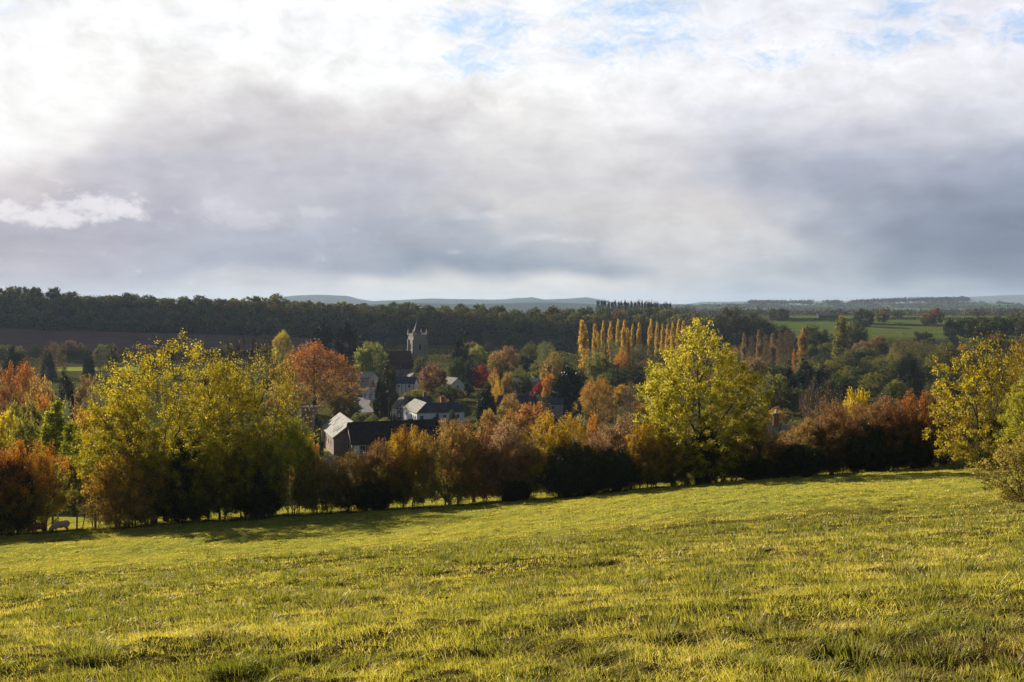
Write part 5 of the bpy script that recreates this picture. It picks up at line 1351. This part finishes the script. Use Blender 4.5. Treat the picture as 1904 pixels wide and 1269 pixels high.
def pig(px, d, rz, mat, label, sc=1.0):
    x = (px - CX) / F * d; o = link('pig', None, None, (x, d, gz(x, d) - .01), rz, (sc, sc, sc)); tag(o, label, 'pig')
    bm = bmesh.new()
    def ell(c, r, rot=0):
        mt = Matrix.Translation(c) @ Matrix.Rotation(rot, 4, 'Y') @ Matrix.Diagonal((*r, 1)); bmesh.ops.create_uvsphere(bm, u_segments=20, v_segments=14, radius=1, matrix=mt)
    def limb(pts):
        for (a, ra), (b, rb) in zip(pts, pts[1:]):
            a, b = Vector(a), Vector(b)
            for i in range(7):
                q = i / 6; c = a.lerp(b, q); r = ra + (rb - ra) * q; bmesh.ops.create_icosphere(bm, subdivisions=2, radius=r, matrix=Matrix.Translation(c))
    # body along x, head at -x, arched back, snout to the ground
    ell((.36, 0, .60), (.34, .25, .29)); ell((0, 0, .58), (.46, .27, .29)); ell((-.36, 0, .56), (.32, .235, .27))
    ell((-.62, 0, .44), (.24, .17, .20), -.7); ell((-.80, 0, .27), (.18, .125, .145), -.9)
    limb([((-.86, 0, .22), .10), ((-.97, 0, .06), .058)])
    for sy in (-1, 1):
        limb([((-.38, sy * .13, .42), .12), ((-.42, sy * .15, .24), .068), ((-.39, sy * .15, .10), .045), ((-.42, sy * .15, .03), .05)])
        limb([((.44, sy * .12, .45), .16), ((.36, sy * .14, .30), .10), ((.52, sy * .14, .20), .058), ((.48, sy * .14, .10), .045), ((.45, sy * .14, .03), .05)])
    me = bpy.data.meshes.new('body'); bm.to_mesh(me); bm.free(); me.materials.append(M[mat])
    b = link('body', me, o); r = b.modifiers.new('r', 'REMESH'); r.mode = 'VOXEL'; r.voxel_size = .022; r.use_smooth_shade = True
    s = b.modifiers.new('s', 'SMOOTH'); s.iterations = 4
    for sy in (-1, 1):
        e = PB().poly((-.66, sy * .10, .55), (-.74, sy * .17, .50), (-.90, sy * .13, .36), (-.80, sy * .06, .44)); ob = e.build('ear', mat, o)
        sd = ob.modifiers.new('s', 'SOLIDIFY'); sd.thickness = .015
    c = [(.68, 0, .66), (.75, .02, .62), (.76, .05, .55), (.72, .04, .50)]
    V, Fq = tube_many([(np.array(c), np.array([.02, .016, .012, .008]))], 5); link('tail', np_mesh('tail', V, [Fq], [M[mat]]), o)
pig(65, 77.0, .12, 'pig_red', 'reddish brown pig rooting with lowered head under the left hedge bush', .92)
pig(107, 77.2, .55, 'pig_pink', 'pale pink pig with lowered head beside the fence gap', .92)

# ------------------------------------------------------------------ grass in the near field
def mat_grass():
    m, w, out = new_mat('grass_blades'); r = geo_attr(w, 'rnd'); h = geo_attr(w, 'hgt'); dk = geo_attr(w, 'lush_shade')
    c = w.ramp(r, [(0, (.21, .22, .04)), (.3, (.52, .47, .06)), (.6, (.76, .63, .11)), (.84, (.82, .67, .24)), (.93, (.72, .56, .28)), (1, (.38, .25, .11))])
    c = w.mix(dk, c, w.vm('MULTIPLY', c, (.26, .36, .36)))  # darkens lush tufts, and paints shade onto blades in the hollows
    d = w.node('ShaderNodeBsdfDiffuse'); w.put(d.inputs[0], c)
    t_ = w.node('ShaderNodeBsdfTranslucent'); w.put(t_.inputs[0], w.vm('MULTIPLY', c, (1.1, 1.1, .65)))
    a = w.node('ShaderNodeMixShader'); a.inputs[0].default_value = .36; w.l.new(d.outputs[0], a.inputs[1]); w.l.new(t_.outputs[0], a.inputs[2])
    g = w.node('ShaderNodeBsdfGlossy'); g.inputs['Roughness'].default_value = .42
    b = w.node('ShaderNodeMixShader'); b.inputs[0].default_value = .035; w.l.new(a.outputs[0], b.inputs[1]); w.l.new(g.outputs[0], b.inputs[2])
    w.l.new(b.outputs[0], out.inputs[0]); return m
M['grass'] = mat_grass()
def grass():
    rng = np.random.default_rng(8)
    VV = []; FF3 = []; FF4 = []; RN = []; HG_ = []; LU = []; off = 0
    bands = [(3.9, 7, 3600, .0042, 3), (7, 11, 2100, .006, 3), (11, 17, 1100, .009, 3), (17, 26, 560, .013, 2), (26, 37, 300, .018, 2), (37, 56, 190, .028, 2), (56, 90, 110, .038, 2)]
    for (d0, d1, dens, wd, segn) in bands:
        hw = .60
        n = int((d1 ** 2 - d0 ** 2) * .5 * 2 * hw * dens)
        y = np.sqrt(rng.uniform(d0 ** 2, d1 ** 2, n)); x = rng.uniform(-hw, hw, n) * y * .93
        # clumping
        cl = fbm(x * 2.3, y * 2.3, 21, 4); big = fbm(x * .35, y * .35, 23, 3); hol = hole_f(x, y)
        f7 = fbm(x * 6.5, y * 6.5, 71, 2); hl = hollow_at(x, y)
        keep = (rng.uniform(0, 1, n) > hl * .88) & (rng.uniform(0, 1, n) < np.clip((cl - .22) * 3.5, .35, 1)) & (rng.uniform(0, 1, n) > hol * .60)
        if d0 > 35: keep &= rng.uniform(0, 1, n) < np.clip((fbm(x * 1.5, y * 1.5, 40, 3) - .42) * 6, .04, 1)
        x, y, cl, big, hol, f7, hl = x[keep], y[keep], cl[keep], big[keep], hol[keep], f7[keep], hl[keep]; n = len(x)
        z = terrain(x, y)
        tall = tuft_f(x, y) if d0 < 30 else np.clip((vnoise(x * 1.3, y * 1.3, 58) - .72) / .12, 0, 1)
        tall = np.maximum(tall, np.clip((np.exp(-((hol - .25) / .2) ** 2)) - .2, 0, 1) * .8 * (hol > .02))
        h = rng.gamma(6, 1 / 6., n) * (.022 + .040 * cl + .020 * tall) * (.45 + 1.1 * f7) * (1 - .55 * hl) * (1.0 if d0 < 11 else 1.05 if d0 < 30 else 1.15)
        stray = rng.uniform(0, 1, n) < .006; h = np.where(stray, h * 2.6 + .05, h)
        w_ = wd * rng.uniform(.6, 1.3, n) * np.where(stray, .5, 1)
        a = rng.uniform(0, 6.283, n); ca, sa = np.cos(a), np.sin(a)
        lean = rng.uniform(.2, 1.2, n) * h; la = rng.uniform(0, 6.283, n) * .75 + 2.6 * fbm(x * .8, y * .8, 90, 2)
        lx, ly = np.cos(la) * lean, np.sin(la) * lean
        bx, by = ca * w_ / 2, sa * w_ / 2
        base = np.stack([x, y, z - .01], 1)
        v0 = base + np.stack([-bx, -by, 0 * x], 1); v1 = base + np.stack([bx, by, 0 * x], 1)
        mid = base + np.stack([lx * .35, ly * .35, h * .62], 1)
        v2 = mid + np.stack([bx * .75, by * .75, 0 * x], 1); v3 = mid + np.stack([-bx * .75, -by * .75, 0 * x], 1)
        tip = base + np.stack([lx, ly, h], 1)
        V = np.stack([v0, v1, v2, v3, tip], 1).reshape(-1, 3)
        i = np.arange(n)[:, None] * 5 + off
        FF4.append(i + np.array([[0, 1, 2, 3]])); FF3.append(i + np.array([[3, 2, 4]]))
        VV.append(V); off += len(V)
        patch = fbm(x * .9, y * .9, 66, 3)
        rn = np.clip(rng.normal(.40, .20, n) + (patch - .5) * .7 + (big - .5) * .4 + rng.exponential(.06, n), 0, 1)
        rn = np.where((hl > .35) & (rng.uniform(0, 1, n) < .45), .97, rn)
        rn = np.where(hol > .3, np.clip(rn + .35, 0, 1), rn)
        rn = np.where(stray, .9, rn)
        RN.append(np.repeat(rn, 5)); HG_.append(np.tile([0, 0, .6, .6, 1.], n)); LU.append(np.repeat(np.clip(tall * .6 + hl * .9 + np.clip((.48 - f7) * 2.2, 0, .6) + np.clip((.34 - patch) * 2, 0, .3), 0, 1), 5))  # last attribute: tuft green, plus shade put into the hollow blades
    # separate tussocks of longer, darker grass
    nb = (TR ** 2 * np.clip(5200 * (8 / TY) ** .9, 900, 9000)).astype(int) + 25; q = np.repeat(np.arange(len(TX)), nb); n = len(q)
    ra = rng.uniform(0, 6.283, n); rr = np.sqrt(rng.uniform(0, 1, n)); x = TX[q] + np.cos(ra) * rr * TR[q] * 1.1; y = TY[q] + np.sin(ra) * rr * TR[q]
    z = terrain(x, y) + .25 * TR[q] * (1 - rr ** 2)
    h = (.045 + .24 * TR[q]) * rng.gamma(7, 1 / 7., n) * (1.1 - .5 * rr); w_ = np.clip(.0045 * TY[q] / 6, .004, .02) * rng.uniform(.6, 1.3, n)
    a = rng.uniform(0, 6.283, n); bx, by = np.cos(a) * w_ / 2, np.sin(a) * w_ / 2; lean = h * (.25 + .8 * rr); lx, ly = np.cos(ra) * lean + rng.normal(size=n) * h * .2, np.sin(ra) * lean + rng.normal(size=n) * h * .2
    base = np.stack([x, y, z - .015], 1); o0 = np.zeros(n)
    v0 = base - np.stack([bx, by, o0], 1); v1 = base + np.stack([bx, by, o0], 1); mid = base + np.stack([lx * .35, ly * .35, h * .66], 1)
    tip = base + np.stack([lx, ly, h * .95], 1)
    VV.append(np.stack([v0, v1, mid + np.stack([bx, by, o0], 1) * .75, mid - np.stack([bx, by, o0], 1) * .75, tip], 1).reshape(-1, 3))
    i = np.arange(n)[:, None] * 5 + off; FF4.append(i + np.array([[0, 1, 2, 3]])); FF3.append(i + np.array([[3, 2, 4]]))
    tc = rng.uniform(0, 1, len(TX))[q]
    RN.append(np.repeat(np.where(rng.uniform(0, 1, n) < .10 + .3 * (tc > .8), .95, np.clip(rng.normal(.22, .14, n), 0, 1)), 5)); HG_.append(np.tile([0, 0, .6, .6, 1.], n)); LU.append(np.repeat(np.clip(.35 + .5 * rng.uniform(0, 1, n) * (1 - rr), 0, 1), 5))
    V = np.concatenate(VV)
    me = np_mesh('grass', V, [np.concatenate(FF4), np.concatenate(FF3)], [M['grass']], {'rnd': np.concatenate(RN), 'hgt': np.concatenate(HG_), 'lush_shade': np.concatenate(LU)})
    tag(link('grass', me), 'rough tussocky yellow green grass of the near pasture', 'grass', kind='stuff')
    print('blades', len(V) // 5)
grass()
def rank_grass(name, label, pts, n, hh, c1, c2, seed):
    """taller dead stems: at the hedge foot and in the bottom right hollow"""
    rng = np.random.default_rng(seed); P = np.array(pts, float)
    k = rng.integers(0, len(P), n); r = np.abs(P[k, 2]); x = P[k, 0] + rng.normal(size=n) * r; y = P[k, 1] + rng.normal(size=n) * r * .6
    z = terrain(x, y); D = rng.normal(size=(n, 3)) * .45; D[:, 2] = np.abs(D[:, 2]) + .7; D *= (hh * rng.uniform(.3, 1.1, n) / np.linalg.norm(D, axis=1))[:, None]
    V, Fc = twigs_tri(np.stack([x, y, z - .01], 1), D, hh * .009 + .0018)
    me = np_mesh(name, V, [Fc], [M['leaf']], {'rnd': np.repeat(rng.uniform(0, 1, n), 4), 'hgt': np.repeat(rng.uniform(0, 1, n), 4)})
    o = link(name, me); o['c1'] = c1; o['c2'] = c2; tag(o, label, 'grass', kind='stuff'); return o
h = on_ground(1850, 1225)
rank_grass('dead_grass', 'brown dead grass round the dark hollow in the bottom right corner', [(h[0] + dx, h[1] + dy, .16) for dx, dy in ((0, 0), (.3, .1), (-.25, .15), (.2, -.3), (.5, -.2))], 900, .14, (.20, .16, .09), (.36, .28, .15), 5)
hp = []
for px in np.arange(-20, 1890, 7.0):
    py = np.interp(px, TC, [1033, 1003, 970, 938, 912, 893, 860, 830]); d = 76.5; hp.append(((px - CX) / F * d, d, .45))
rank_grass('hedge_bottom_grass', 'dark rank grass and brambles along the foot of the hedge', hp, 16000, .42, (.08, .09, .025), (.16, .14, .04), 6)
sp = []
rg = random.Random(4)
for (px, py) in [(385, 1035), (395, 1045), (60, 1085), (430, 1040), (1500, 985), (1610, 975), (250, 1060), (700, 1030), (590, 975), (1320, 960), (880, 1010)]:
    for _ in range(2):
        x, y = on_ground(px + rg.uniform(-14, 14), py); sp.append((x, y, .35))
rank_grass('dock_stems', 'thin dry seed stems standing up here and there in the pasture', sp, 380, .55, (.20, .14, .08), (.34, .24, .13), 7)

# ------------------------------------------------------------------ unseen clouds added above the frame to shade the ridge wood and right valley
def cloud(tx, ty, sx, sy, alt, seed, label):
    k = alt / SUN_DIR.z; cx, cy = tx + SUN_DIR.x * k, ty + SUN_DIR.y * k
    m, w, out = new_mat('cloud_white'); bsdf(w, out, (.8, .8, .8), 1.0, spec=0.0)
    th, ph = np.meshgrid(np.linspace(0, math.pi, 60), np.linspace(0, 2 * math.pi, 121))
    X, Y, Z = np.sin(th) * np.cos(ph), np.sin(th) * np.sin(ph), np.cos(th)
    r = 1 + .5 * (fbm(X * 2.6 + 9, Y * 2.6 + Z * 1.7 + 9, seed, 4) - .5)
    V = np.stack([cx + X * sx * r, cy + Y * sy * r, alt + np.where(Z > 0, Z * 30, Z * 14) * r], -1).reshape(-1, 3)
    I = np.arange(V.shape[0]).reshape(X.shape); q = np.stack([I[:-1, :-1], I[1:, :-1], I[1:, 1:], I[:-1, 1:]], -1).reshape(-1, 4)
    tag(link('cloud', np_mesh('cloud', V, [q], [m], smooth=True)), kind='structure')
cloud(-480, 935, 950, 205, 2500, 4, '')
cloud(290, 420, 160, 105, 1700, 9, '')

# ------------------------------------------------------------------ haze
def haze():
    bpy.context.view_layer.update()
    zs = [(o.matrix_world.translation.z + z * o.matrix_world.to_scale().z) for o in bpy.data.objects if o.type == 'MESH' and not o.name.startswith('cloud') for z in (o.bound_box[0][2], o.bound_box[1][2])]
    s = PB().box(-19000, 19000, -14600, 14600, min(zs) - 1, max(zs + [8]) + 1)
    m = bpy.data.materials.new('haze_air'); m.use_nodes = True; w = NT(m.node_tree); w.n.clear(); out = w.node('ShaderNodeOutputMaterial')
    v = w.node('ShaderNodeVolumePrincipled'); v.inputs['Color'].default_value = (.60, .76, 1, 1); v.inputs['Density'].default_value = HAZE; v.inputs['Anisotropy'].default_value = .1
    w.l.new(v.outputs[0], out.inputs['Volume']); M['haze'] = m
    o = s.build('haze', 'haze'); tag(o, kind='stuff')
HAZE = 6.0e-5
haze()
